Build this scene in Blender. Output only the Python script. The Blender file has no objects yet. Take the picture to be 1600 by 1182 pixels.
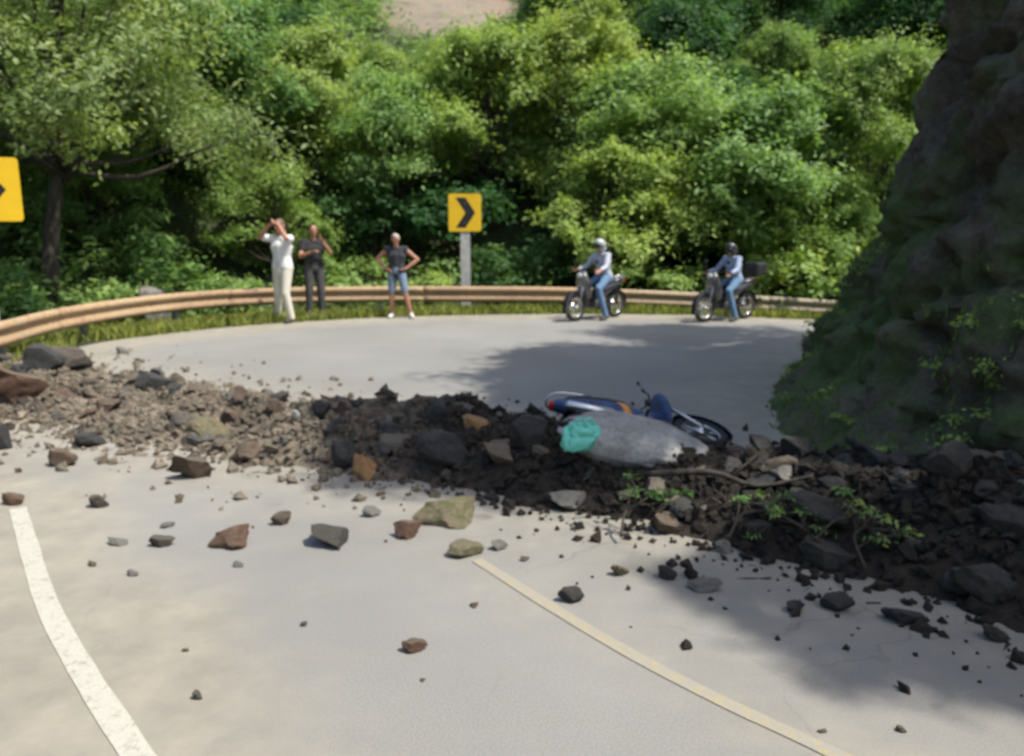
import bpy, bmesh, math, random
import numpy as np
from mathutils import Vector, Matrix, Quaternion, noise
C = bpy.context.scene
COL = C.collection
PI = math.pi
R = math.radians
random.seed(7); rng = np.random.default_rng(7)
V = Vector

# ------------------------------------------------------------------ camera, sky, sun, exposure
FPX, CW, CH, CAMH, PITCH = 1250.0, 1600.0, 1182.0, 1.6, R(10.5)
cd = bpy.data.cameras.new('camera'); cam = bpy.data.objects.new('camera', cd); COL.objects.link(cam)
cd.sensor_width = 36; cd.lens = FPX / CW * 36; cd.clip_end = 600; cd.clip_start = 0.05
cam.location = (0, 0, CAMH); cam.rotation_euler = (PI/2 - PITCH, 0, 0)
C.camera = cam
cd.dof.use_dof = True; cd.dof.focus_distance = 0.9; cd.dof.aperture_fstop = 6.5
C.render.resolution_x, C.render.resolution_y = 1024, 756
SUN_EL, SUN_AZ = R(60), R(112)      # azimuth clockwise from +Y
sdir = V((math.cos(SUN_EL)*math.sin(SUN_AZ), math.cos(SUN_EL)*math.cos(SUN_AZ), math.sin(SUN_EL)))
w = bpy.data.worlds.new('World'); C.world = w; w.use_nodes = True
nt = w.node_tree; bg = nt.nodes['Background']; sk = nt.nodes.new('ShaderNodeTexSky')
sk.sky_type = 'NISHITA'; sk.sun_disc = False; sk.sun_elevation = SUN_EL; sk.sun_rotation = SUN_AZ
sk.air_density = 1.0; sk.dust_density = 2.5
nt.links.new(sk.outputs[0], bg.inputs[0]); bg.inputs[1].default_value = 0.15
ld = bpy.data.lights.new('sun', 'SUN'); ld.energy = 4.1; ld.angle = R(0.6); ld.color = (1, .95, .86)
lo = bpy.data.objects.new('sun', ld); COL.objects.link(lo); lo.rotation_euler = sdir.to_track_quat('Z', 'Y').to_euler()
C.view_settings.view_transform = 'Standard'; C.view_settings.look = 'None'
C.view_settings.exposure = 0.58; C.view_settings.gamma = 1
C.render.engine = 'CYCLES'

def ray(px, py):
    dx, dy = (px-800)/FPX, (591-py)/FPX
    return V((dx, math.cos(PITCH)+dy*math.sin(PITCH), -math.sin(PITCH)+dy*math.cos(PITCH)))
def gnd(px, py, z=0.0):
    d = ray(px, py); t = (z-CAMH)/d.z; return V((0, 0, CAMH)) + d*t
def at(px, py, D):
    d = ray(px, py); return V((0, 0, CAMH)) + d*(D/d.y)

# ------------------------------------------------------------------ helpers
def tag(o, label=None, cat=None, group=None, kind=None):
    if label: o['label'] = label
    if cat: o['category'] = cat
    if group: o['group'] = group
    if kind: o['kind'] = kind
    return o
def empty(name, loc, label, cat, group=None, rz=0):
    o = bpy.data.objects.new(name, None); COL.objects.link(o); o.location = loc; o.rotation_euler = (0, 0, rz)
    o.empty_display_size = .1
    return tag(o, label, cat, group)
def link(name, me, mat=None, parent=None, smooth=False):
    o = bpy.data.objects.new(name, me); COL.objects.link(o)
    if mat: me.materials.clear(); me.materials.append(mat)
    if parent: o.parent = parent
    if smooth: me.polygons.foreach_set('use_smooth', [True]*len(me.polygons))
    return o
def from_bm(name, bm, mat, parent=None, smooth=False):
    me = bpy.data.meshes.new(name); bm.to_mesh(me); bm.free()
    return link(name, me, mat, parent, smooth)
def copy_tree(o, parent=None):
    c = o.copy(); COL.objects.link(c)
    if parent: c.parent = parent
    for ch in list(o.children): copy_tree(ch, c)
    return c
def pmesh(name, vs, fs):
    me = bpy.data.meshes.new(name); me.from_pydata([tuple(v) for v in vs], [], fs); me.update(); return me

def catmull(P, n=8):
    P = [V(p) for p in P]; out = []
    Q = [P[0]*2-P[1]] + P + [P[-1]*2-P[-2]]
    for i in range(1, len(Q)-2):
        a, b, c, d = Q[i-1:i+3]
        for k in range(n):
            t = k/n
            out.append(.5*((2*b)+(c-a)*t+(2*a-5*b+4*c-d)*t*t+(3*b-a-3*c+d)*t**3))
    out.append(P[-1]); return out

def add_tube(bm, pts, rad, seg=10, cap=True):
    pts = [V(p) for p in pts]; n = len(pts)
    if not hasattr(rad, '__len__'): rad = [rad]*n
    rings = []; up = None
    for i, p in enumerate(pts):
        t = (pts[min(i+1, n-1)] - pts[max(i-1, 0)]).normalized()
        if up is None:
            up = V((0, 0, 1)) if abs(t.z) < .9 else V((1, 0, 0))
        a = t.cross(up).normalized(); b = a.cross(t).normalized(); up = b
        rings.append([bm.verts.new(p + (a*math.cos(2*PI*k/seg)+b*math.sin(2*PI*k/seg))*rad[i]) for k in range(seg)])
    for i in range(n-1):
        for k in range(seg):
            bm.faces.new((rings[i][k], rings[i][(k+1) % seg], rings[i+1][(k+1) % seg], rings[i+1][k]))
    if cap:
        bm.faces.new(rings[0][::-1]); bm.faces.new(rings[-1])
def add_cap(bm, a, b, ra, rb, seg=14):
    a, b = V(a), V(b); d = b-a; L = d.length or 1e-4; u = d/L
    pts, rr = [], []
    for k in (85, 60, 35, 12):
        pts.append(a-u*ra*math.sin(R(k))); rr.append(ra*math.cos(R(k)))
    for k in (12, 35, 60, 85):
        pts.append(b+u*rb*math.sin(R(k))); rr.append(rb*math.cos(R(k)))
    add_tube(bm, pts, rr, seg)
def add_box(bm, c, s, rot=None, bev=0.0):
    M = Matrix.Translation(V(c)) @ ((rot.to_4x4() if rot else Matrix.Identity(4))) @ Matrix.Diagonal((s[0], s[1], s[2], 1))
    r = bmesh.ops.create_cube(bm, size=1, matrix=M)
    if bev:
        es = list({e for v in r['verts'] for e in v.link_edges})
        bmesh.ops.bevel(bm, geom=es, offset=bev, segments=2, affect='EDGES', profile=.5)
def add_ell(bm, c, s, rot=None, sub=2):
    M = Matrix.Translation(V(c)) @ ((rot.to_4x4() if rot else Matrix.Identity(4))) @ Matrix.Diagonal((s[0], s[1], s[2], 1))
    return bmesh.ops.create_icosphere(bm, subdivisions=sub, radius=1, matrix=M)
def add_loft(bm, secs, seg=14, pw=2.4):
    """secs: (center, half width y, half height z) along any path, rings lie in the yz plane"""
    rings = []
    for c, hy, hz in secs:
        ring = []
        for k in range(seg):
            t = 2*PI*k/seg; cs, sn = math.cos(t), math.sin(t)
            y = math.copysign(abs(cs)**(2/pw), cs)*hy; z = math.copysign(abs(sn)**(2/pw), sn)*hz
            ring.append(bm.verts.new(V(c)+V((0, y, z))))
        rings.append(ring)
    for i in range(len(rings)-1):
        for k in range(seg):
            bm.faces.new((rings[i][k], rings[i][(k+1) % seg], rings[i+1][(k+1) % seg], rings[i+1][k]))
    bm.faces.new(rings[0][::-1]); bm.faces.new(rings[-1])
def voxel(name, bm, mat, parent, vs=.01, smooth_it=3):
    """one continuous surface grown over overlapping volumes"""
    bmesh.ops.recalc_face_normals(bm, faces=bm.faces[:])
    me = bpy.data.meshes.new(name); bm.to_mesh(me); bm.free()
    o = bpy.data.objects.new(name+'_tmp', me); COL.objects.link(o)
    m = o.modifiers.new('r', 'REMESH'); m.mode = 'VOXEL'; m.voxel_size = vs; m.use_smooth_shade = True
    s = o.modifiers.new('s', 'SMOOTH'); s.iterations = smooth_it; s.factor = .5
    dg = bpy.context.evaluated_depsgraph_get()
    nm = bpy.data.meshes.new_from_object(o.evaluated_get(dg)); nm.name = name
    bpy.data.objects.remove(o)
    return link(name, nm, mat, parent, True)
def fbm(x, y, z=0, o=4):
    return noise.fractal(V((x, y, z)), 1.0, 2.0, o, noise_basis='PERLIN_ORIGINAL')

# ------------------------------------------------------------------ materials
class NB:
    def __init__(s, name):
        s.m = bpy.data.materials.new(name); s.m.use_nodes = True; s.t = s.m.node_tree; s.p = s.t.nodes['Principled BSDF']
        s.out = s.t.nodes['Material Output']
    def n(s, typ, **kw):
        nd = s.t.nodes.new(typ)
        for k, v in kw.items():
            if k.startswith('i_'): nd.inputs[k[2:].replace('_', ' ')].default_value = v
            else: setattr(nd, k, v)
        return nd
    def l(s, a, b): s.t.links.new(a, b)
    def noise(s, scale, detail=6, rough=.6, coord='Object', dist=0.0):
        tc = s.n('ShaderNodeTexCoord'); nz = s.n('ShaderNodeTexNoise')
        nz.inputs['Scale'].default_value = scale; nz.inputs['Detail'].default_value = detail; nz.inputs['Roughness'].default_value = rough
        nz.inputs['Distortion'].default_value = dist
        s.l(tc.outputs[coord], nz.inputs['Vector']); return nz.outputs['Fac']
    def ramp(s, fac, stops, interp='LINEAR'):
        r = s.n('ShaderNodeValToRGB'); e = r.color_ramp.elements; r.color_ramp.interpolation = interp
        while len(e) < len(stops): e.new(.5)
        for k, (p, c) in enumerate(stops):
            e[k].position = p; e[k].color = (*c, 1) if len(c) == 3 else c
        s.l(fac, r.inputs[0]); return r.outputs[0]
    def mix(s, fac, a, b, mode='MIX'):
        m = s.n('ShaderNodeMix', data_type='RGBA', blend_type=mode)
        if isinstance(fac, (int, float)): m.inputs[0].default_value = fac
        else: s.l(fac, m.inputs[0])
        for k, v in ((6, a), (7, b)):
            if isinstance(v, tuple): m.inputs[k].default_value = (*v, 1)
            else: s.l(v, m.inputs[k])
        return m.outputs[2]
    def bump(s, h, strength=.5, dist=.02):
        b = s.n('ShaderNodeBump'); b.inputs['Strength'].default_value = strength; b.inputs['Distance'].default_value = dist
        s.l(h, b.inputs['Height']); s.l(b.outputs[0], s.p.inputs['Normal'])
    def base(s, c):
        if isinstance(c, tuple): s.p.inputs['Base Color'].default_value = (*c, 1)
        else: s.l(c, s.p.inputs['Base Color'])
        return s
    def rough(s, v): s.p.inputs['Roughness'].default_value = v; return s
BW = lambda v: (v, v, v)

def simple(name, c, rough=.6, metal=0., var=.25, scale=9, coat=0):
    b = NB(name); nz = b.noise(scale)
    b.base(b.ramp(nz, [(.3, tuple(k*(1-var) for k in c)), (.7, tuple(min(1, k*(1+var)) for k in c))]))
    b.rough(rough); b.p.inputs['Metallic'].default_value = metal
    if coat: b.p.inputs['Coat Weight'].default_value = coat
    return b.m

def road_mat():
    b = NB('asphalt')
    big = b.noise(.55, 5, .55); mid = b.noise(4, 6, .65); fine = b.noise(130, 3, .7)
    dust = b.n('ShaderNodeAttribute', attribute_name='dust').outputs['Fac']
    asp = b.ramp(fine, [(.25, (.155, .152, .141)), (.5, (.217, .213, .198)), (.75, (.285, .28, .26))])
    dst = b.ramp(mid, [(.3, (.225, .206, .165)), (.7, (.31, .285, .228))])
    m1 = b.n('ShaderNodeMath', operation='ADD'); b.l(dust, m1.inputs[0]); b.l(b.ramp(mid, [(.3, BW(0)), (.8, BW(.35))]), m1.inputs[1])
    m2 = b.n('ShaderNodeMath', operation='MULTIPLY_ADD', use_clamp=True); b.l(m1.outputs[0], m2.inputs[0]); m2.inputs[1].default_value = 1.0; m2.inputs[2].default_value = -.16
    c = b.mix(m2.outputs[0], asp, dst)
    c = b.mix(1.0, c, b.ramp(big, [(.3, BW(.86)), (.7, BW(1.08))]), 'MULTIPLY')
    # cracks
    tc = b.n('ShaderNodeTexCoord'); vo = b.n('ShaderNodeTexVoronoi', feature='DISTANCE_TO_EDGE'); vo.inputs['Scale'].default_value = .9
    wn = b.n('ShaderNodeTexNoise'); wn.inputs['Scale'].default_value = 5; b.l(tc.outputs['Object'], wn.inputs['Vector'])
    mx = b.n('ShaderNodeMix', data_type='RGBA', blend_type='LINEAR_LIGHT'); mx.inputs[0].default_value = .12
    b.l(tc.outputs['Object'], mx.inputs[6]); b.l(wn.outputs['Color'], mx.inputs[7]); b.l(mx.outputs[2], vo.inputs['Vector'])
    cr = b.ramp(vo.outputs['Distance'], [(.0, BW(.62)), (.006, BW(1))])
    gate = b.ramp(b.noise(.35, 2, .5), [(.5, BW(1)), (.62, BW(0))])
    cr2 = b.mix(gate, cr, BW(1))
    c = b.mix(1.0, c, cr2, 'MULTIPLY')
    b.base(c).rough(.93); b.bump(b.mix(.5, fine, mid), .35, .006)
    return b.m
def paint_mat(name, col, wear=.5):
    b = NB(name); nz = b.noise(22, 8, .75); fine = b.noise(120, 3, .7)
    worn = b.ramp(nz, [(wear-.04, BW(1)), (wear+.08, BW(0))])
    pc = b.mix(1.0, col, b.ramp(fine, [(.3, BW(.82)), (.7, BW(1.06))]), 'MULTIPLY')
    b.base(b.mix(worn, pc, (.28, .26, .215))).rough(.8); b.bump(fine, .3, .004); return b.m
def rock_mat(name, stops, moss=0.0, dust=.5):
    b = NB(name)
    inf = b.n('ShaderNodeObjectInfo').outputs['Random']
    nz = b.noise(6, 8, .7); fn = b.noise(38, 6, .7)
    base = b.ramp(inf, stops, 'CONSTANT')
    v = b.ramp(nz, [(.3, BW(.55)), (.5, BW(.95)), (.7, BW(1.35))])
    c = b.mix(1.0, base, v, 'MULTIPLY'); c = b.mix(1.0, c, b.ramp(fn, [(.3, BW(.7)), (.7, BW(1.2))]), 'MULTIPLY')
    # pale dust lying on upward faces
    ge = b.n('ShaderNodeNewGeometry'); sx = b.n('ShaderNodeSeparateXYZ'); b.l(ge.outputs['Normal'], sx.inputs[0])
    up = b.ramp(sx.outputs['Z'], [(.55, BW(0)), (.95, BW(dust))])
    c = b.mix(up, c, (.17, .145, .105))
    if moss: c = b.mix(b.ramp(b.noise(4, 5, .6), [(.5, BW(0)), (.6, BW(moss))]), c, (.10, .12, .035))
    b.base(c).rough(.95); b.bump(b.mix(.5, nz, fn), .7, .03); return b.m
def soil_mat():
    b = NB('soil'); nz = b.noise(2.2, 8, .7); fn = b.noise(30, 8, .75); mm = b.noise(9, 6, .6, dist=.4)
    c = b.ramp(nz, [(.3, (.12, .098, .070)), (.5, (.215, .178, .128)), (.7, (.31, .26, .19))])
    c = b.mix(1.0, c, b.ramp(fn, [(.3, BW(.55)), (.7, BW(1.35))]), 'MULTIPLY')
    c = b.mix(b.ramp(mm, [(.5, BW(0)), (.62, BW(.7))]), c, (.085, .082, .072))
    w_ = b.n('ShaderNodeAttribute', attribute_name='painted_shade').outputs['Fac']
    c = b.mix(w_, c, b.mix(1.0, c, (.15, .14, .135), 'MULTIPLY'))  # soil and gravel darkened here to paint in the pile's shade
    b.base(c).rough(1); b.bump(b.mix(.5, fn, mm), 1, .05); return b.m
def painted_shade_attr(me, vs): me.attributes.new('painted_shade', 'FLOAT', 'POINT').data.foreach_set('value', [smooth(-1.5, -.2, v[0]+.7*fbm(v[0]*.8, v[1]*.8, 3)) for v in vs])  # shade over the debris put into vertex values, deepening towards the bank
def cliff_mat():
    b = NB('cliff_rock'); nz = b.noise(.9, 8, .7, dist=.6); fn = b.noise(9, 8, .75); fine = b.noise(45, 5, .7)
    c = b.ramp(nz, [(.3, (.06, .052, .04)), (.5, (.125, .108, .084)), (.68, (.22, .19, .15))])
    c = b.mix(1.0, c, b.ramp(fn, [(.3, BW(.5)), (.7, BW(1.4))]), 'MULTIPLY')
    c = b.mix(1.0, c, b.ramp(fine, [(.3, BW(.75)), (.7, BW(1.2))]), 'MULTIPLY')
    g = b.ramp(b.noise(.75, 8, .7), [(.44, BW(0)), (.56, BW(.85))])
    c = b.mix(g, c, b.ramp(fn, [(.3, (.05, .085, .022)), (.7, (.11, .19, .045))]))
    b.base(c).rough(1); b.bump(b.mix(.5, fn, fine), 1, .09); return b.m
def ground_mat():
    b = NB('hill_ground'); nz = b.noise(.5, 7, .65); fn = b.noise(7, 8, .75)
    c = b.ramp(nz, [(.3, (.025, .035, .012)), (.5, (.035, .055, .018)), (.62, (.05, .065, .025)), (.75, (.09, .08, .05))])
    c = b.mix(1.0, c, b.ramp(fn, [(.3, BW(.5)), (.7, BW(1.4))]), 'MULTIPLY')
    e = b.n('ShaderNodeAttribute', attribute_name='earth').outputs['Fac']
    ec = b.ramp(b.noise(.9, 8, .7), [(.3, (.16, .12, .09)), (.5, (.23, .20, .15)), (.7, (.30, .17, .12))])
    c = b.mix(e, c, ec)
    b.base(c).rough(1); b.bump(fn, .8, .1); return b.m
def leaf_mat(name, c, var=.35, trans=.42):
    b = NB(name)
    a = b.n('ShaderNodeAttribute', attribute_name='tone').outputs['Fac']
    ri = b.n('ShaderNodeObjectInfo').outputs['Random']
    d = tuple(k*(1-var) for k in c); l = (min(1, c[0]*(1+var*1.5)), min(1, c[1]*(1+var)), c[2]*(1+var*.4))
    col = b.ramp(a, [(0, d), (.5, c), (1, l)])
    col = b.mix(1.0, col, b.ramp(ri, [(0, (.82, .9, .9)), (.5, (1, 1, 1)), (1, (1.15, 1.05, .85))]), 'MULTIPLY')
    b.base(col).rough(.55); b.p.inputs['Specular IOR Level'].default_value = .25
    tr = b.n('ShaderNodeBsdfTranslucent'); mx = b.n('ShaderNodeMixShader'); mx.inputs[0].default_value = trans
    b.l(b.mix(1.0, col, (1.25, 1.3, .6), 'MULTIPLY'), tr.inputs[0]); b.l(b.p.outputs[0], mx.inputs[1]); b.l(tr.outputs[0], mx.inputs[2]); b.l(mx.outputs[0], b.out.inputs[0])
    return b.m
def bark_mat():
    b = NB('bark'); tc = b.n('ShaderNodeTexCoord'); mp = b.n('ShaderNodeMapping'); mp.inputs['Scale'].default_value = (9, 9, 1.6)
    nz = b.n('ShaderNodeTexNoise'); nz.inputs['Scale'].default_value = 2; nz.inputs['Detail'].default_value = 8
    b.l(tc.outputs['Object'], mp.inputs[0]); b.l(mp.outputs[0], nz.inputs['Vector'])
    b.base(b.ramp(nz.outputs['Fac'], [(.3, (.022, .018, .013)), (.7, (.075, .062, .048))])).rough(.95); b.bump(nz.outputs['Fac'], .8, .03); return b.m
def rail_mat():
    b = NB('rusty_guardrail'); nz = b.noise(.9, 6, .65); fn = b.noise(14, 8, .7)
    tc = b.n('ShaderNodeTexCoord'); sx = b.n('ShaderNodeSeparateXYZ'); b.l(tc.outputs['Object'], sx.inputs[0])
    wear = b.n('ShaderNodeMapRange'); wear.inputs[1].default_value = 2.0; wear.inputs[2].default_value = 4.6; b.l(sx.outputs['X'], wear.inputs[0])
    c = b.ramp(nz, [(.3, (.30, .20, .125)), (.5, (.39, .27, .155)), (.68, (.37, .31, .21))])
    c = b.mix(wear.outputs[0], c, (.33, .29, .225))
    c = b.mix(b.ramp(fn, [(.52, BW(0)), (.66, BW(.8))]), c, (.22, .12, .06))
    b.base(c).rough(.85); b.bump(fn, .4, .012); return b.m

M = dict(
    road=road_mat(), white=paint_mat('white_line_paint', (.44, .425, .36), .40), yellow=paint_mat('yellow_line_paint', (.35, .30, .17), .52),
    rock=rock_mat('rubble_rock', [(0, (.12, .095, .07)), (.22, (.10, .09, .076)), (.4, (.16, .13, .095)), (.55, (.06, .052, .042)), (.7, (.13, .092, .07)), (.85, (.13, .125, .11))]),
    rock_brown=rock_mat('brown_rock', [(0, (.12, .07, .045)), (.5, (.11, .075, .052))]),
    rock_ochre=rock_mat('ochre_rock', [(0, (.42, .24, .105)), (.5, (.42, .28, .14))]),
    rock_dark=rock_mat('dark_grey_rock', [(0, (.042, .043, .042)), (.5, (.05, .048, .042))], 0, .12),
    rock_grey=rock_mat('grey_rock', [(0, (.21, .205, .185)), (.5, (.2, .2, .185))]),
    rock_moss=rock_mat('mossy_rock', [(0, (.19, .16, .10)), (.5, (.2, .17, .11))], .8),
    rock_slab=rock_mat('smooth_pale_rock', [(0, (.36, .355, .33)), (.5, (.36, .355, .33))], 0, .1),
    rock_white=rock_mat('pale_rock', [(0, (.6, .6, .56)), (.5, (.62, .62, .57))]),
    soil=soil_mat(), cliff=cliff_mat(), ground=ground_mat(), bark=bark_mat(), rail=rail_mat(),
    leaf_bright=leaf_mat('bright_leaves', (.27, .40, .14)), leaf_yellow=leaf_mat('yellow_green_leaves', (.31, .41, .13)),
    leaf_mid=leaf_mat('mid_green_leaves', (.18, .30, .10)), leaf_grey=leaf_mat('grey_green_leaves', (.22, .31, .14)),
    leaf_dark=leaf_mat('dark_green_leaves', (.065, .15, .055)), grass=leaf_mat('grass_blades', (.22, .27, .075), .4, .3),
    grass_dark=leaf_mat('bank_grass', (.11, .20, .05), .4, .3),
    steel=simple('galvanised_steel', (.42, .42, .40), .5, .6), post=simple('pale_grey_post', (.42, .42, .40), .7, 0),
    sign_y=simple('sign_yellow', (.80, .50, .012), .4, 0, .08, 3), sign_k=simple('sign_black', (.012, .012, .012), .5),
    rubber=simple('tyre_rubber', (.02, .02, .02), .85), chrome=simple('bright_metal', (.55, .55, .55), .25, .9, .1),
    black=simple('black_plastic', (.018, .018, .02), .4), seat=simple('seat_vinyl', (.016, .015, .015), .55),
    paint_dark=simple('dark_bike_paint', (.035, .035, .045), .25, .2, .15, 3, .5), paint_silver=simple('silver_bike_paint', (.16, .155, .15), .3, .3, .1, 3, .5),
    paint_blue=simple('blue_bike_paint', (.03, .065, .16), .55, .1, .45, 8, 0), orange=simple('orange_sticker', (.75, .32, .06), .5, 0, .15),
    red=simple('red_lens', (.5, .02, .015), .2), engine=simple('engine_metal', (.16, .16, .155), .5, .7), glass=simple('lamp_lens', (.6, .6, .58), .1),
    skin=simple('skin', (.38, .19, .12), .55, 0, .08), eye=simple('dark_eye', (.02, .015, .01), .3), lip=simple('lips', (.3, .1, .08), .5),
    hair=simple('black_hair', (.015, .012, .01), .6), hair_brown=simple('brown_hair', (.12, .07, .045), .6), hair_grey=simple('grey_cap', (.35, .36, .36), .8),
    shirt_white=simple('white_cloth', (.72, .72, .70), .9, 0, .06), shirt_black=simple('black_cloth', (.02, .02, .022), .9),
    shirt_dark=simple('charcoal_cloth', (.035, .037, .045), .9), shirt_pale=simple('pale_grey_blue_cloth', (.42, .44, .52), .9, 0, .08),
    shirt_blue=simple('pale_blue_cloth', (.30, .37, .52), .9, 0, .08),
    shirt_pink=simple('dusty_pink_cloth', (.42, .27, .24), .9, 0, .08), pants_dark=simple('dark_grey_cloth', (.06, .06, .06), .9),
    pants_pale=simple('pale_khaki_cloth', (.6, .57, .48), .9, 0, .06), jeans=simple('blue_denim', (.11, .2, .32), .9, 0, .2),
    shorts=simple('light_denim', (.16, .22, .30), .9, 0, .2), shoe=simple('dark_shoe', (.05, .045, .04), .8), sole=simple('pale_shoe', (.5, .5, .47), .8),
    helmet=simple('pale_helmet', (.42, .45, .44), .3, 0, .06, 3, .5), helmet_dark=simple('dark_helmet', (.03, .035, .04), .3, 0, .1, 3, .5),
    teal=simple('turquoise_plastic', (.16, .62, .5), .45, 0, .12),
)

# ------------------------------------------------------------------ plan curves (metres)
OUT = catmull([(-3.0, -14, 0), (-3.1, -6, 0), (-3.2, -2, 0), (-3.3, 1, 0), (-3.7, 3.5, 0), (-4.6, 6.2, 0), (-5.6, 8.8, 0)]
              + [gnd(*p).to_tuple() for p in ((130, 541), (250, 523), (400, 508), (560, 498), (720, 493), (900, 491), (1100, 493), (1290, 500))]
              + [(8.6, 14.3, 0), (12, 13.6, 0), (20, 12.8, 0), (34, 12.5, 0)], 6)
BASE = catmull([(8.4, -14, 0), (7.6, -6, 0), (5.5, 0, 0), (3.9, 2.3, 0), (2.95, 3.55, 0), (2.5, 4.4, 0), (2.2, 5.4, 0), (2.2, 6.6, 0), (2.65, 8.05, 0), (3.9, 10.0, 0), (5.8, 11.4, 0), (8.2, 12.0, 0), (12, 11.2, 0), (20, 10.4, 0), (34, 10, 0)], 6)
OUT2 = np.array([(p.x, p.y) for p in OUT]); BASE2 = np.array([(p.x, p.y) for p in BASE])
def sdist(x, y, P):
    """signed distance to a polyline, positive to its right"""
    a = P[:-1]; b = P[1:]; ab = b-a; ap = np.array((x, y))-a
    t = np.clip((ap*ab).sum(1)/(ab*ab).sum(1), 0, 1); d = ap-ab*t[:, None]; dd = np.hypot(d[:, 0], d[:, 1]); i = int(dd.argmin())
    cr = ab[i, 0]*ap[i, 1]-ab[i, 1]*ap[i, 0]
    return dd[i]*(-1 if cr > 0 else 1)
def smooth(a, b, x):
    t = min(1, max(0, (x-a)/(b-a))); return t*t*(3-2*t)

def terrain(x, y):
    d = -sdist(x, y, OUT2)                    # metres outside the road
    if d < 0: return -.03
    z = -.03 - .14*smooth(.3, 1.6, d)
    if d > 2.6:
        e = d-2.6
        z += .62*e*smooth(0, 5, e)*(1-.35*smooth(18, 60, e)) + .5*fbm(x*.12, y*.12)*smooth(1, 8, e)
    z -= .22*smooth(3, 7, x)*smooth(.2, 1.5, d)*(1-smooth(3, 6, d))
    return z
def earth_centre():
    d = ray(690, 22); t = 20
    while t < 90 and CAMH+d.z*t > terrain(d.x*t, d.y*t): t += .25
    return V((d.x*t, d.y*t, 0))
EC = earth_centre(); print('EARTH', EC)
def build_ground():
    xs = np.concatenate([np.linspace(-160, -22, 26)[:-1], np.linspace(-22, 24, 116), np.linspace(24, 160, 26)[1:]])
    ys = np.concatenate([np.linspace(-60, -2, 16)[:-1], np.linspace(-2, 48, 126), np.linspace(48, 190, 30)[1:]])
    vs = []; er = []
    ec = EC
    for y in ys:
        for x in xs:
            vs.append((x, y, terrain(x, y)))
            q = ((x-ec.x-.3)/3.0)**2 + ((y-ec.y-1)/4.5)**2
            er.append(1-smooth(.6, 1.3, q+.5*fbm(x*.4, y*.4)))
    nx = len(xs); fs = [(j*nx+i, j*nx+i+1, (j+1)*nx+i+1, (j+1)*nx+i) for j in range(len(ys)-1) for i in range(nx-1)]
    me = pmesh('ground', vs, fs); at_ = me.attributes.new('earth', 'FLOAT', 'POINT'); at_.data.foreach_set('value', er)
    o = link('ground', me, M['ground'], smooth=True); tag(o, 'earth and grass ground rising into the wooded hillside', None, None, 'structure')
build_ground()

def debris_h(x, y): return 0.0
# road sheet: strips between the outer edge and the foot of the cutting
def build_road():
    n = 150; m = 44
    def resample(P, n):
        seg = np.hypot(*(P[1:]-P[:-1]).T); s = np.concatenate([[0], seg.cumsum()]); t = np.linspace(0, s[-1], n)
        return np.stack([np.interp(t, s, P[:, 0]), np.interp(t, s, P[:, 1])], 1)
    A = OUT2.copy(); B = BASE2 + 0
    A = resample(A, n)
    vs, du = [], []
    # matching inner points: march inward from the outer edge
    tn = np.gradient(A, axis=0); tn /= np.hypot(tn[:, 0], tn[:, 1])[:, None]; nr = np.stack([tn[:, 1], -tn[:, 0]], 1)
    Bs = resample(B, n)
    for i in range(n):
        inn = Bs[i] + 0
        for j in range(m):
            t = j/(m-1); p = A[i]*(1-t)+(inn + (inn-A[i])*.12)*t
            d = -sdist(p[0], p[1], -OUT2*-1)*-1
            jit = .05*fbm(p[0]*3, p[1]*3) if j == 0 else 0
            q = p - nr[i]*jit
            vs.append((q[0], q[1], 0.0))
            v = 1-smooth(.35, 1.5, d+.35*fbm(p[0]*.8, p[1]*.8))
            di = -sdist(p[0], p[1], BASE2)
            v = max(v, .75*(1-smooth(.4, 1.4, di)), .85*math.exp(-(deb_d(p[0], p[1])/.9)**2))
            if q[1] < 5.5 and q[0] < 3:
                dw = min((V((q[0], q[1]))-V(a)).length for a in WLX); dy_ = min((V((q[0], q[1]))-V(a)).length for a in YLX); nz_ = .25*fbm(q[0]*.9, q[1]*.5)
                v = max(v, .95*(1-smooth(.25, .8, dw+nz_)), .6*(1-smooth(.1, .45, dy_+nz_)), .95 if q[0] < -1.2-(q[1]-2.4)*.75 else 0)
            du.append(v)
    fs = [(i*m+j, (i+1)*m+j, (i+1)*m+j+1, i*m+j+1) for i in range(n-1) for j in range(m-1)]
    me = pmesh('road', vs, fs); me.attributes.new('dust', 'FLOAT', 'POINT').data.foreach_set('value', du)
    bm = bmesh.new(); bm.from_mesh(me); bmesh.ops.recalc_face_normals(bm, faces=bm.faces[:])
    if sum(f.normal.z for f in bm.faces) < 0: bmesh.ops.reverse_faces(bm, faces=bm.faces[:])
    bm.to_mesh(me); bm.free()
    o = link('road', me, M['road']); tag(o, 'pale worn two-lane asphalt road bending round the bank', None, None, 'structure')

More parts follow.
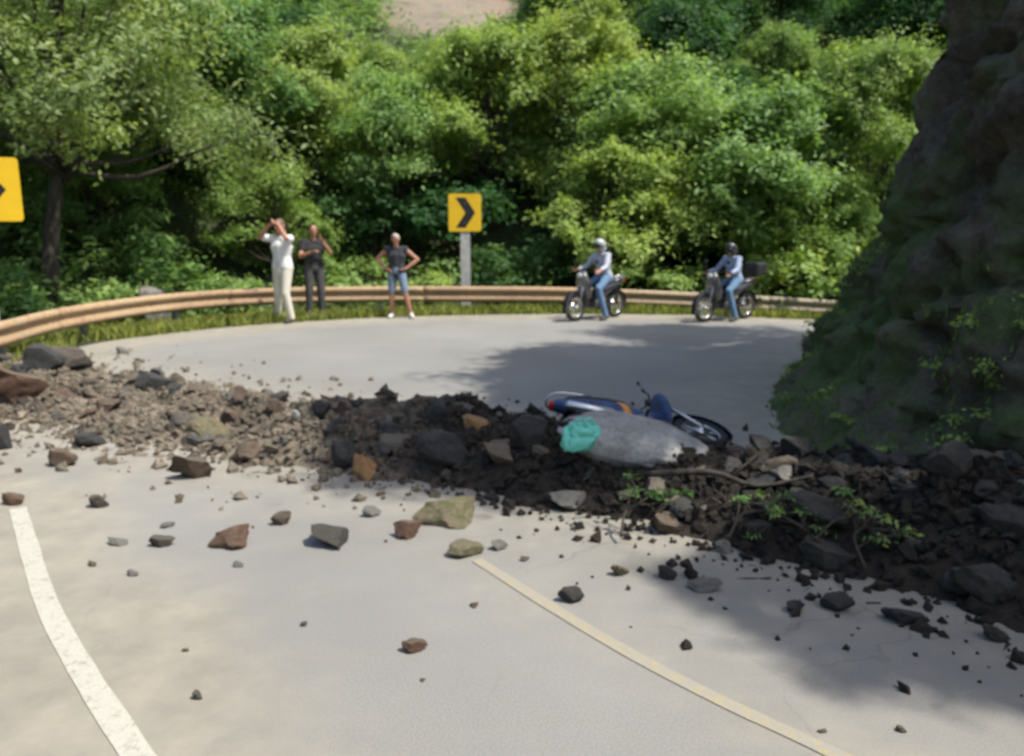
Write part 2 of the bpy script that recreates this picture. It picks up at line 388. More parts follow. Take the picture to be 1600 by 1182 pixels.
# debris band: centre line points with half width and height
DEB = [(-8.2, 9.3, 1.0, .12), (-6.4, 8.75, 1.2, .2), (-4.7, 7.8, 1.25, .17), (-3.3, 7.0, 1.05, .17), (-2.1, 6.35, .9, .22), (-1.0, 5.95, .85, .36), (0.0, 5.45, .8, .34), (.9, 4.95, .75, .19), (1.7, 4.45, .9, .27), (2.5, 3.9, .95, .42), (3.2, 3.2, .85, .5), (3.9, 2.2, .5, .45)]
DEB2 = np.array([(a, b) for a, b, c, d in DEB])
def deb_q(x, y):
    a = DEB2[:-1]; b = DEB2[1:]; ab = b-a; ap = np.array((x, y))-a
    t = np.clip((ap*ab).sum(1)/(ab*ab).sum(1), 0, 1); d = ap-ab*t[:, None]; dd = np.hypot(d[:, 0], d[:, 1]); i = int(dd.argmin()); u = t[i]
    w = DEB[i][2]*(1-u)+DEB[i+1][2]*u; h = DEB[i][3]*(1-u)+DEB[i+1][3]*u
    return dd[i], w, h
def deb_d(x, y):
    d, w, h = deb_q(x, y); return max(0, d-w*.7)
def deb_z(x, y):
    d, w, h = deb_q(x, y)
    w *= 1+.35*fbm(x*1.3+5, y*1.3)
    if d >= w: return 0
    k = (1-(d/w)**2)**1.1
    th = .055*(1-smooth(-2.2, -.8, x))*(1+2.2*fbm(x*1.7, y*2.1, 5))
    return max(0, h*k*(.62+.75*abs(fbm(x*1.1, y*1.1+3))+.35*fbm(x*4, y*4))-th)
WLX = [tuple(gnd(a, b).xy) for a, b in ((330, 1400), (215, 1182), (165, 1110), (130, 1050), (98, 990), (72, 940), (55, 885), (38, 830), (28, 795))]
YLX = [tuple(gnd(a, b).xy) for a, b in ((1700, 1360), (1450, 1245), (1310, 1182), (1200, 1130), (1090, 1078), (1000, 1030), (920, 985), (830, 930), (745, 876))]
build_road()

def strip(name, pts, wd, mat, z, label):
    P = catmull(pts, 10); vs = []
    for i, p in enumerate(P):
        t = (P[min(i+1, len(P)-1)]-P[max(0, i-1)]); t.z = 0; t.normalize(); nn = V((t.y, -t.x, 0))
        ww = wd/2*(1+.10*fbm(p.x*4, p.y*4)) 
        vs += [(p.x-nn.x*ww, p.y-nn.y*ww, z), (p.x+nn.x*ww, p.y+nn.y*ww, z)]
    fs = [(2*i, 2*i+1, 2*i+3, 2*i+2) for i in range(len(P)-1)]
    o = link(name, pmesh(name, vs, fs), mat); tag(o, label, None, None, 'structure'); return o
wl = [gnd(x, y) for x, y in ((215, 1182), (130, 1050), (72, 940), (38, 830), (28, 795))]
wd0 = (wl[0]-wl[1])
strip('edge_line', [wl[0]+wd0*6, wl[0]+wd0*2.5] + wl, .088, M['white'], .004, 'worn white edge line')
yl = [gnd(x, y) for x, y in ((1310, 1182), (1090, 1078), (920, 985), (745, 876))]
yd0 = (yl[0]-yl[1])
strip('centre_line', [yl[0]+yd0*6, yl[0]+yd0*2.5] + yl, .062, M['yellow'], .004, 'faded yellow centre line')

# ------------------------------------------------------------------ cliff (cutting)
def cliff_surf(i_pt, nrm, z, s):
    k = z
    o = .04*z + 1.25*(1-math.exp(-z/1.0))
    rg = 1-abs(fbm(s*.9+z*.35, z*.8, 7, 4))*2.2
    o += smooth(0, .8, z)*(.34*fbm(s*.5, z*.45, 1.5, 3)-.12*rg) + .12*fbm(s*2.0+z, z*2.4, 4, 5) + .06*fbm(s*6, z*7, 2, 5)
    wv = .5*fbm(s*1.2, z*1.2, 9, 3)
    for fq, am in ((.9, .15), (3.4, .07)):
        dd, pp = noise.voronoi(V((s*fq+wv, z*fq*1.3+s*.25+wv, 0)))
        hsh = (math.sin(pp[0].x*12.9898+pp[0].y*78.233)*43758.5453) % 1.0
        o += smooth(0, .7, z)*am*(hsh-.5 + .5*smooth(.22, 0, dd[1]-dd[0])*1.0)
    return i_pt + nrm*o
def build_cliff():
    P = [V((p[0], p[1], 0)) for p in BASE2]
    fine = catmull([p for p in P], 5); fine = fine
    # arc-length resample, finer near the camera
    pts = [fine[0]]
    for p in fine[1:]:
        near = V((p.x-2.5, p.y-6, 0)).length
        if (p-pts[-1]).length > (.07 if near < 7 else .3): pts.append(p)
    zs = [0.0]; 
    while zs[-1] < 5.8: zs.append(zs[-1]+(.05 if zs[-1] < 4.8 else .2))
    s = 0; vs = []; n = len(pts)
    ns = []
    for i, p in enumerate(pts):
        t = pts[min(n-1, i+4)]-pts[max(0, i-4)]; t.normalize(); ns.append(V((t.y, -t.x, 0)))
    for i, p in enumerate(pts):
        if i: s += (p-pts[i-1]).length
        for z in zs:
            q = cliff_surf(p, ns[i], z, s); zz = z-.05 + (.10*fbm(s*1.3, z*2, 8))*smooth(0, .4, z)
            vs.append((q.x, q.y, zz))
        # plateau behind the lip, gently rising into the hill
        for e in (1.0, 2.5, 5, 9, 15):
            q = cliff_surf(p, ns[i], 5.8, s) + ns[i]*e*.6
            vs.append((q.x, q.y, 5.8+e*.28+.3*fbm(q.x*.4, q.y*.4)))
    m = len(zs)+5
    fs = [(i*m+j, (i+1)*m+j, (i+1)*m+j+1, i*m+j+1) for i in range(n-1) for j in range(m-1)]
    o = link('cliff', pmesh('cliff', vs, fs), M['cliff'], smooth=True)
    tag(o, 'dark steep rocky earth bank with patches of moss', None, None, 'structure')
    return pts, ns, vs, m
CP, CN, CV, CM = build_cliff()

# ------------------------------------------------------------------ leaf meshes
def leaf_cloud(clumps, per, size, name, flat=.6, nmin=40):
    """clumps: (centre, rx, ry, rz). many small leaf faces spread through each clump's volume"""
    allv = []; tone = []
    for c, rx, ry, rz in clumps:
        n = int(per*(rx*ry*rz)**(1/2.0)/1.0)+(nmin if rx > .06 else 14)
        u = rng.normal(size=(n, 3)); u /= np.linalg.norm(u, axis=1)[:, None]
        u[:, 2] = np.where(u[:, 2] < -.3, -u[:, 2]*.8, u[:, 2])
        lump = 1+.22*np.sin(u[:, 0]*5+c[0]*3)*np.sin(u[:, 1]*5+c[1])+.13*np.sin(u[:, 2]*9+c[2]*5)
        r = (rng.random(n)**.38)*lump*(1+.19*rng.normal(size=n))
        p = u*r[:, None]*np.array((rx, ry, rz))+np.array(c)
        if rx > .3:
            ph = rng.random(3)*6
            for fq, am in ((1.7, .42), (4.1, .22), (8.5, .10)):
                p = p+am*rx**.7*np.sin(p[:, [1, 2, 0]]*fq/rx**.6+ph)*np.cos(p[:, [2, 0, 1]]*fq*.8/rx**.6+ph[::-1])
        nn = u*.6+rng.normal(size=(n, 3))*.45+np.array((0, 0, flat)); nn /= np.linalg.norm(nn, axis=1)[:, None]
        a = rng.normal(size=(n, 3)); a -= (a*nn).sum(1)[:, None]*nn; a /= np.linalg.norm(a, axis=1)[:, None]; b = np.cross(nn, a)
        L = size*(.5+1.1*rng.random(n)**1.5)[:, None]; W = L*.45
        q = np.stack([p-a*L*.5, p+b*W*.5-nn*L*.05, p+a*L*.5-np.array((0, 0, 1))*L*.15, p-b*W*.5-nn*L*.05], 1)
        allv.append(q.reshape(-1, 3)); ct = rng.random()*.5+.25
        tone.append(np.repeat(np.clip(ct+rng.normal(size=n)*.16, 0, 1), 4))
    v = np.concatenate(allv); t = np.concatenate(tone); nf = len(v)//4
    me = bpy.data.meshes.new(name); me.vertices.add(len(v)); me.vertices.foreach_set('co', v.ravel())
    me.loops.add(len(v)); me.loops.foreach_set('vertex_index', np.arange(len(v), dtype=np.int32))
    me.polygons.add(nf); me.polygons.foreach_set('loop_start', np.arange(0, len(v), 4, dtype=np.int32)); me.polygons.foreach_set('loop_total', np.full(nf, 4, dtype=np.int32))
    me.update(); me.attributes.new('tone', 'FLOAT', 'POINT').data.foreach_set('value', t); me.validate()
    return me

def make_tree_mesh(H, CR, ncl, leaf, per, seed, lean=0., layered=True, low=.45, trunk_r=.14):
    rs = random.Random(seed)
    bm = bmesh.new(); fork = H*low*.8
    tp = [V((0, 0, -.6)), V((lean*.1, 0, fork*.5)), V((lean*.4, rs.uniform(-.1, .1), fork)), V((lean*.8, rs.uniform(-.3, .3), H*.72)), V((lean, 0, H*.9))]
    add_tube(bm, catmull(tp, 4), [trunk_r*(1.25-.95*i/16) for i in range(17)], 9)
    cl = []
    for k in range(ncl):
        a = 2*PI*k/ncl*2.4+rs.uniform(-.4, .4); rr = CR*math.sqrt(rs.uniform(.04, 1)); hz = H*rs.uniform(low, 1.0)
        rr *= (1-.55*max(0, (hz/H-.62)/.38))
        c = V((lean*hz/H+rr*math.cos(a), rr*math.sin(a), hz)); s = CR*rs.uniform(.27, .46)
        cl.append((tuple(c), s*rs.uniform(.9, 1.25), s*rs.uniform(.9, 1.25), s*(rs.uniform(.55, .85) if layered else rs.uniform(.75, 1.0))))
        st = V((lean*.6, 0, fork+(hz-fork)*rs.uniform(0, .45))); mid = (st+c)/2+V((0, 0, -.12*rr+rs.uniform(0, .2)))
        add_tube(bm, catmull([st, mid, c], 3), [trunk_r*(.5-.42*i/6) for i in range(7)], 6)
        for q in range(2):
            e = c+V((rs.uniform(-1, 1)*s, rs.uniform(-1, 1)*s, rs.uniform(-.1, .5)*s)); add_tube(bm, [mid.lerp(c, .6), e], [trunk_r*.14, .008], 5)
    tm = bpy.data.meshes.new('trunk'); bm.to_mesh(tm); bm.free(); tm.materials.append(M['bark']); tm.polygons.foreach_set('use_smooth', [True]*len(tm.polygons))
    return tm, leaf_cloud(cl, per, leaf, 'crown')
TV = [make_tree_mesh(7.2, 3.1, 34, .19, 1500, 1, 0, True, .3), make_tree_mesh(6.4, 2.7, 30, .16, 1500, 2, .7, True, .28), make_tree_mesh(8.5, 3.3, 38, .19, 1500, 3, -.5, True, .3),
      make_tree_mesh(5.0, 2.4, 26, .15, 1500, 4, .3, True, .22), make_tree_mesh(8.0, 2.8, 36, .15, 1400, 5, .4, False, .25), make_tree_mesh(6.0, 3.2, 32, .22, 1300, 6, -.4, True, .26),
      make_tree_mesh(7.5, 3.4, 26, .13, 1500, 9, .8, True, .46, .165)]
def tree(px, D, top_py, variant, mat, label, name='broadleaf_tree', group='trees on the hillside', width=1.0, rz=None, loc=None):
    if loc is None:
        b = at(px, 400, D); z = terrain(b.x, b.y); zt = at(px, top_py, D).z
    else:
        b = V(loc); z = loc[2]; zt = z+top_py
    H0 = [7.2, 6.4, 8.5, 5.0, 8.0, 6.0, 7.5][variant]; sc = (zt-z)/(H0*1.04)
    r = empty(name, (b.x, b.y, z), label, 'tree', group, rz if rz is not None else random.uniform(0, 6.28)); r.scale = (sc*width, sc*width, sc)
    link('trunk', TV[variant][0], None, r)
    cr = bpy.data.objects.new('crown', TV[variant][1]); COL.objects.link(cr); cr.parent = r
    if not len(cr.data.materials): cr.data.materials.append(None)
    cr.material_slots[0].link = 'OBJECT'; cr.material_slots[0].material = M[mat]
    return r
_link = link
# front row, left to right
tree(72, 14.5, -170, 6, 'leaf_grey', 'tall grey-green tree with dark trunk behind the yellow sign at the left edge', width=.95, rz=.3)
tree(-120, 14.5, -60, 4, 'leaf_mid', 'green tree cut off by the left edge of the picture')
tree(210, 19, -40, 1, 'leaf_grey', 'feathery grey-green tree between the left dark trunk and the bright middle trees')
tree(360, 20, 20, 0, 'leaf_mid', 'broad green tree above the darkest hollow behind the guardrail')
tree(500, 22, 70, 5, 'leaf_yellow', 'yellow-green tree above the standing people')
tree(640, 21, 130, 3, 'leaf_bright', 'low bright tree just left of the middle chevron sign')
tree(770, 21.5, 70, 0, 'leaf_bright', 'light green spreading tree above the middle chevron sign')
tree(905, 22, 10, 2, 'leaf_yellow', 'tall bright yellow-green tree right of the middle chevron sign')
tree(1040, 20, 110, 1, 'leaf_bright', 'bright layered tree between the two motorcycles', width=1.1)
tree(1170, 19.5, 170, 5, 'leaf_bright', 'pale green tree behind the right-hand motorcycle')
tree(1345, 20, 90, 0, 'leaf_yellow', 'yellow-green tree beside the dark rock bank', width=.9)
tree(1270, 19, 270, 3, 'leaf_mid', 'small green tree low beside the dark rock bank')
tree(950, 18.5, 235, 3, 'leaf_bright', 'small drooping bright tree behind the left-hand motorcycle', width=1.05)
tree(430, 18.5, 260, 3, 'leaf_mid', 'small dark green tree directly behind the standing people')
tree(150, 17, 230, 3, 'leaf_mid', 'small bushy green tree right of the left dark trunk')
# second and third rows, climbing the hill
FAR = [(30, 27, -170, 0, 'leaf_mid'), (170, 28, -120, 4, 'leaf_mid'), (300, 29, -100, 2, 'leaf_grey'), (430, 27, -60, 5, 'leaf_mid'), (500, 31, -20, 4, 'leaf_dark'),
       (880, 29, -90, 0, 'leaf_bright'), (960, 30, -110, 5, 'leaf_mid'), (1090, 27, -60, 2, 'leaf_dark'), (1200, 26, -60, 4, 'leaf_dark'), (1310, 28, -90, 0, 'leaf_dark'), (1420, 25, -80, 2, 'leaf_dark'), (1500, 30, -90, 5, 'leaf_dark'),
       (1130, 34, -200, 0, 'leaf_dark'), (1250, 35, -210, 5, 'leaf_dark'), (1000, 38, -200, 2, 'leaf_mid'), (870, 40, -170, 4, 'leaf_mid'), (440, 38, -190, 0, 'leaf_dark'), (380, 37, -200, 5, 'leaf_mid'), (240, 36, -230, 2, 'leaf_mid'), (80, 36, -240, 4, 'leaf_mid'),
       (-60, 24, -200, 1, 'leaf_mid'), (-200, 20, -120, 0, 'leaf_mid'), (1400, 34, -200, 5, 'leaf_dark'), (1600, 26, -200, 2, 'leaf_dark'), (1750, 30, -200, 0, 'leaf_dark')]
FL = ['green tree behind the tall grey-green tree at the left', 'upright green tree between the left dark trunk and the feathery tree', 'wide grey-green tree behind the broad green tree of the front row', 'green tree behind the yellow-green tree above the people', 'dark tree just left of the bare earth patch on the hill',
 'bright tree just right of the bare earth patch on the hill', 'green tree behind the tall yellow-green tree right of the middle sign', 'tall dark tree in the dark gap right of the yellow-green tree', 'dark upright tree in the middle of the dark upper right', 'dark tree behind the yellow-green tree beside the bank', 'dark tree whose crown meets the top of the dark bank', 'dark tree mostly hidden by the top of the bank',
 'highest dark tree above the dark gap at the upper right', 'second highest dark tree above the dark gap, nearer the bank', 'high green tree at the top of the hill right of the bright trees', 'high slim green tree right of the earth patch at the top edge', 'high dark tree left of the earth patch at the top edge', 'high green tree over the middle of the left half', 'high green tree behind the feathery tree at the top edge', 'high slim green tree at the top left corner',
 'green tree at the left edge behind the cut-off tree', 'green tree outside the left edge of the picture', 'high dark tree above the yellow-green tree beside the bank', 'dark tree hidden behind the bank at the right edge', 'dark tree hidden behind the bank beyond the right edge',
 'green tree filling the slope above the broad green tree', 'yellow-green tree on the slope behind the low bright tree left of the sign', 'green tree on the slope behind the spreading tree above the sign', 'dark tree on the slope directly behind the bright layered tree', 'green tree on the slope above the pale green tree', 'dark tree halfway up the slope behind the small dark green tree', 'green tree halfway up the slope under the earth patch']
FAR += [(340, 24, 40, 4, 'leaf_mid'), (600, 25, 85, 5, 'leaf_yellow'), (760, 26, 75, 0, 'leaf_mid'), (1060, 23.5, 30, 5, 'leaf_dark'), (1190, 23, 60, 0, 'leaf_mid'), (450, 24, 10, 2, 'leaf_dark'), (690, 27, 75, 3, 'leaf_mid')]
for (px, D, tp, v, m), lb in zip(FAR, FL):
    tree(px, D, tp, v, m, lb, group='trees filling the hillside')
# shrubs behind the guardrail
def shrub_mesh(seed, rad, hgt, leaf, per):
    rs = random.Random(seed); cl = []; bm = bmesh.new()
    for k in range(9):
        a = rs.uniform(0, 6.28); r = rad*math.sqrt(rs.random())*.75; z = hgt*rs.uniform(.25, .9)*(1-.35*r/rad); s = rad*rs.uniform(.28, .45)
        cl.append(((r*math.cos(a), r*math.sin(a), z), s, s, s*.7)); add_tube(bm, [(r*.1*math.cos(a), r*.1*math.sin(a), -.15), (r*.6*math.cos(a), r*.6*math.sin(a), z*.6), (r*math.cos(a), r*math.sin(a), z)], [.03, .02, .008], 5)
    tm = bpy.data.meshes.new('stem'); bm.to_mesh(tm); bm.free(); tm.materials.append(M['bark'])
    fm = leaf_cloud(cl, per, leaf, 'foliage'); fm.materials.append(None); return tm, fm
SH = [shrub_mesh(11, 1.1, 1.5, .11, 1500), shrub_mesh(12, 1.3, 1.3, .13, 1400), shrub_mesh(13, .9, 1.7, .10, 1500)]
def shrub(px, D, sc, v, mat, label, sz=1.0):
    b = at(px, 430, D); r = empty('shrub', (b.x, b.y, terrain(b.x, b.y)-.05), label, 'shrub', 'shrubs behind the guardrail', random.uniform(0, 6)); r.scale = (sc, sc, sc*sz)
    s = bpy.data.objects.new('stem', SH[v][0]); COL.objects.link(s); s.parent = r
    f = bpy.data.objects.new('foliage', SH[v][1]); COL.objects.link(f); f.parent = r; f.material_slots[0].link = 'OBJECT'; f.material_slots[0].material = M[mat]
for a in [(-40, 13, 1.0, 0, 'leaf_mid', 'green shrub at the left edge below the cut-off chevron sign'), (150, 15.0, .75, 1, 'leaf_bright', 'bright green low shrub behind the left bend of the guardrail'),
          (30, 17.5, 1.3, 2, 'leaf_mid', 'green shrub beside the left dark trunk'), (255, 17, 1.1, 0, 'leaf_mid', 'green shrub above the grey boulder behind the guardrail'),
          (340, 17, .7, 1, 'leaf_bright', 'light green shrub left of the person in the white shirt'), (540, 18.5, .9, 0, 'leaf_mid', 'green shrub between the black-clad person and the person with hands on hips'),
          (590, 20, 1.5, 2, 'leaf_dark', 'dark shrub behind the person with hands on hips'), (655, 18, .8, 1, 'leaf_bright', 'bright shrub just left of the middle sign post'),
          (790, 18.5, 1.1, 0, 'leaf_dark', 'dark green shrub just right of the middle sign post'), (860, 19, 1.2, 2, 'leaf_dark', 'dark green shrub left of the left-hand rider'),
          (1040, 18, 1.05, 1, 'leaf_bright', 'rounded light green shrub between the two riders'), (1125, 19.5, 1.3, 0, 'leaf_dark', 'dark shrub right behind the right-hand rider'),
          (1195, 18.5, 1.35, 2, 'leaf_yellow', 'olive yellow shrub just right of the right-hand motorcycle'), (1265, 18, 1.25, 0, 'leaf_bright', 'bright shrub over the right end of the guardrail'),
          (1330, 18.5, 1.3, 1, 'leaf_bright', 'bright shrub against the edge of the dark bank'), (440, 21, 1.6, 2, 'leaf_dark', 'dark shrub in the hollow behind the person in the white shirt'),
          (720, 21, 1.5, 1, 'leaf_dark', 'dark shrub in the hollow behind the middle sign'), (960, 21.5, 1.5, 0, 'leaf_dark', 'dark shrub in the hollow above the left-hand rider'),
          (310, 21, 1.5, 0, 'leaf_dark', 'dark shrub deep in the hollow left of the standing people')]:
    shrub(*a)
# undergrowth: one uncountable mass of leaves covering the slope
def undergrowth():
    cl = []
    for k in range(1700):
        x = random.uniform(-26, 24); y = random.uniform(9, 46); d = -sdist(x, y, OUT2)
        if d < 2.8: continue
        ec = EC
        if ((x-ec.x-.3)/3.0)**2+((y-ec.y-1)/4.5)**2 < 1: continue
        s = random.uniform(.45, 1.0); cl.append(((x, y, terrain(x, y)+s*.25), s*1.3, s*1.3, s*.6))
    me = leaf_cloud(cl, 330, .17, 'undergrowth'); o = link('undergrowth', me, M['leaf_mid']); tag(o, 'leafy undergrowth covering the slope under the trees', 'undergrowth', None, 'stuff')
undergrowth()

# trees on top of the bank, whose crowns throw the shade on the road
tree(0, 0, 4.5, 1, 'leaf_dark', 'dark tree rooted on the bank top leaning over the debris', loc=(5.0, 4.15, 5.8), name='bank_tree', group='trees on top of the bank', width=.82, rz=3.14)
tree(0, 0, 4.3, 3, 'leaf_dark', 'rounded dark tree on the bank top behind the leaning one', loc=(5.85, 5.6, 5.8), name='bank_tree', group='trees on top of the bank', width=.85, rz=.9)
tree(0, 0, 4.6, 5, 'leaf_dark', 'dark tree rooted on the bank top nearer the bend', loc=(6.5, 7.6, 5.9), name='bank_tree', group='trees on top of the bank', width=.85, rz=2.2)
tree(0, 0, 4.2, 1, 'leaf_dark', 'slim dark tree rooted on the bank top farthest round the bend', loc=(7.6, 10.2, 6.1), name='bank_tree', group='trees on top of the bank', width=.8, rz=1.2)
tree(0, 0, 4.0, 1, 'leaf_dark', 'smaller dark tree rooted on the bank top nearest the camera', loc=(6.6, 1.38, 5.9), name='bank_tree', group='trees on top of the bank', width=.52, rz=3.14)

# ------------------------------------------------------------------ grass
def blades(pts, h, name, mat, label, cat, w=.012):
    n = len(pts); p = np.array(pts); a = rng.random(n)*2*PI; d = np.stack([np.cos(a), np.sin(a), np.zeros(n)], 1)
    hh = (h*(.5+rng.random(n)))[:, None]; ln = rng.normal(size=(n, 3))*.35*hh; ln[:, 2] = 0; up = np.array((0, 0, 1))
    ww = w*(.7+.6*rng.random(n))[:, None]
    q = np.stack([p-d*ww, p+d*ww, p+up*hh*.6+ln*.4+d*ww*.6, p+up*hh+ln], 1).reshape(-1, 3)
    me = bpy.data.meshes.new(name); me.vertices.add(4*n); me.vertices.foreach_set('co', q.ravel()); me.loops.add(4*n); me.loops.foreach_set('vertex_index', np.arange(4*n, dtype=np.int32))
    me.polygons.add(n); me.polygons.foreach_set('loop_start', np.arange(0, 4*n, 4, dtype=np.int32)); me.polygons.foreach_set('loop_total', np.full(n, 4, dtype=np.int32)); me.update()
    me.attributes.new('tone', 'FLOAT', 'POINT').data.foreach_set('value', np.repeat(np.clip(.5+.25*rng.normal(size=n), 0, 1), 4))
    o = link(name, me, mat); tag(o, label, cat, None, 'stuff'); return o
gp = []
i = 0
while len(gp) < 26000 and i < 300000:
    i += 1; k = random.randrange(20, len(OUT)-20); p = OUT[k].lerp(OUT[k+1], random.random()); t = (OUT[k+1]-OUT[k]).normalized(); nn = V((-t.y, t.x, 0)); e = random.uniform(-.05, 2.6)
    q = p+nn*e
    if q.y < 4 or fbm(q.x*1.1, q.y*1.1) < -.22+.1*(e < .1): continue
    gp.append((q.x, q.y, terrain(q.x, q.y)-.01))
blades(gp, .17, 'verge_grass', M['grass'], 'yellow-green grass along the verge under the guardrail', 'grass')
# grass and moss tufts on the bank
bp = []
nv = len(CV)
for k in range(90000):
    j = random.randrange(nv); v = CV[j]
    if v[2] > 5 or v[1] < 3 or v[1] > 13.5 or (v[1] < 4.8 and random.random() < .7): continue
    g = fbm(v[0]*.75+3, v[1]*.75, v[2]*.75)
    low = 1-smooth(.2, 2.2, v[2])
    if g+.5*low*(1 if 4.6 < v[1] < 10 else 0) > .2: bp.append((v[0]+random.uniform(-.04, .04), v[1]+random.uniform(-.04, .04), v[2]))
blades(bp, .045, 'bank_grass', M['grass_dark'], 'green grass and moss growing on the dark bank', 'grass', .007)
def bank_cover():
    cl = []
    for k in range(60000):
        v = CV[random.randrange(nv)]
        if v[2] > 3.6 or v[2] < .05 or v[1] < 4.6 or v[1] > 11: continue
        g = fbm(v[0]*.75+3, v[1]*.75, v[2]*.75)
        if g+(.42*(1-smooth(.5, 1.9, v[2])) if v[1] < 9 else 0) < .26: continue
        s = random.uniform(.05, .13); cl.append(((v[0], v[1], v[2]), s, s, s*.7))
        if len(cl) > 420: break
    o = link('bank_creepers', leaf_cloud(cl, 900, .035, 'bank_creepers'), M['leaf_bright']); tag(o, 'small leafy creepers clinging to the dark bank', 'creepers', None, 'stuff')
bank_cover()

# ------------------------------------------------------------------ guardrail
RP = [(-60, 517, 8.9), (0, 503, 9.6), (100, 481, 11.3), (250, 461, 13.3), (400, 451, 14.9), (560, 448, 15.6), (720, 448, 15.9), (900, 450, 16.2), (1100, 458, 16.6), (1290, 469, 17.2), (1420, 478, 17.4)]
RW = [at(*p) for p in RP]
RW = [V((-3.9, 0.5, .62)), V((-4.4, 3.6, .62)), V((-5.0, 6.2, .6))] + RW[0:]
RC = catmull(RW, 14)
rail = empty('guardrail', RW[0].to_tuple()[:2]+(0,), 'long rusty tan-brown steel guardrail following the outside of the bend', 'guardrail')
def rail_beam(P, name='beam'):
    prof = [(-.155, 0), (-.135, .035), (-.10, .05), (-.065, .05), (-.03, .005), (.03, .005), (.065, .05), (.10, .05), (.135, .035), (.155, 0)]
    bm = bmesh.new(); rows = []
    for i, p in enumerate(P):
        t = P[min(len(P)-1, i+1)]-P[max(0, i-1)]; t.normalize(); n = V((t.y, -t.x, 0)).normalized()
        rows.append([bm.verts.new(p+V((0, 0, -.155+z))+n*o) for z, o in prof]+[bm.verts.new(p+V((0, 0, -.155+z))+n*(o-.012)) for z, o in prof[::-1]])
    L = len(rows[0])
    for i in range(len(rows)-1):
        for k in range(L): bm.faces.new((rows[i][k], rows[i+1][k], rows[i+1][(k+1) % L], rows[i][(k+1) % L]))
    bm.faces.new(rows[0]); bm.faces.new(rows[-1][::-1])
    bmesh.ops.recalc_face_normals(bm, faces=bm.faces[:])
    return from_bm(name, bm, M['rail'], rail, True)
def setparent_keep(o, par): o.matrix_parent_inverse = par.matrix_world.inverted()
bpy.context.view_layer.update()
acc = 0; last = 0; step = 0
for i in range(1, len(RC)):
    acc += (RC[i]-RC[i-1]).length
    if acc > 3.6 or i == len(RC)-1:
        b = rail_beam([p+V((0, 0, .0035*(step % 2))) + V((0, 0, 0)) for p in RC[last:i+1]]); setparent_keep(b, rail); last = i; acc = 0; step += 1
acc = 0
for i in range(1, len(RC)):
    acc += (RC[i]-RC[i-1]).length
    if acc > 1.85:
        acc = 0; p = RC[i]; t = (RC[i]-RC[i-1]).normalized(); n = V((-t.y, t.x, 0)); rot = Matrix.Rotation(math.atan2(t.y, t.x), 3, 'Z')
        bm = bmesh.new(); g = terrain(p.x, p.y)-.3; h = p.z-.02-g; c = p+n*.10
        add_box(bm, (c.x, c.y, g+h/2), (.11, .012, h), rot); add_box(bm, (c.x+n.x*.075, c.y+n.y*.075, g+h/2), (.11, .012, h), rot); add_box(bm, (c.x+n.x*.0375, c.y+n.y*.0375, g+h/2), (.012, .063, h-.004), rot)
        bl = c-n*.055; add_box(bm, (bl.x, bl.y, p.z-.155), (.10, .085, .2), rot)
        o = from_bm('post', bm, M['steel'], rail); setparent_keep(o, rail)

# ------------------------------------------------------------------ chevron signs
def chevron_sign(px, top, bot, D, wpx, label, post_w, yaw):
    P = at(px, top, D); B = at(px, bot, D); g = terrain(P.x, P.y)
    r = empty('chevron_sign', (P.x, P.y, g), label, 'sign', 'chevron signs on the bend', yaw); H = P.z-B.z; W = wpx/FPX*D*.98
    zc = (P.z+B.z)/2-g
    bm = bmesh.new(); add_box(bm, (0, 0, zc), (W, .004, H)); es = [e for e in bm.edges if abs(e.verts[0].co.y-e.verts[1].co.y) > .001]
    bmesh.ops.bevel(bm, geom=es, offset=.045, segments=4, affect='EDGES', profile=.5); from_bm('panel', bm, M['sign_y'], r)
    bm = bmesh.new(); h = H*.40; a = W*.22; t = W*.30; y0, y1 = -.0052, -.0024
    pts = [(-a-.06*W, h), (-a-.06*W+t, h), (a+.1*W, 0), (-a-.06*W+t, -h), (-a-.06*W, -h), (a+.1*W-t, 0)]
    f = [bm.verts.new((x, y0, zc+z)) for x, z in pts]; b2 = [bm.verts.new((x, y1, zc+z)) for x, z in pts]
    bm.faces.new((f[0], f[1], f[2], f[5])); bm.faces.new((f[5], f[2], f[3], f[4])); 
    for k in range(6): bm.faces.new((f[k], b2[k], b2[(k+1) % 6], f[(k+1) % 6]))
    bmesh.ops.recalc_face_normals(bm, faces=bm.faces[:]); from_bm('chevron_mark', bm, M['sign_k'], r)
    bm = bmesh.new(); add_box(bm, (0, .035, (zc+H*.42)/2-.15), (post_w, .045, zc+H*.42+.3), None, .006)
    from_bm('post', bm, M['post'], r)
    bm = bmesh.new()
    for s in (.28, -.28):
        add_tube(bm, [(0, -.012, zc+s*H*.9), (0, .07, zc+s*H*.9)], .009, 8)
    from_bm('bolt', bm, M['steel'], r)
    return r
chevron_sign(726, 303, 362, 16.7, 51, 'yellow chevron sign on a pale post behind the middle of the guardrail', .2, .05)
chevron_sign(-37, 245, 346, 10.3, 110, 'larger yellow chevron sign cut off by the left edge', .08, .35)

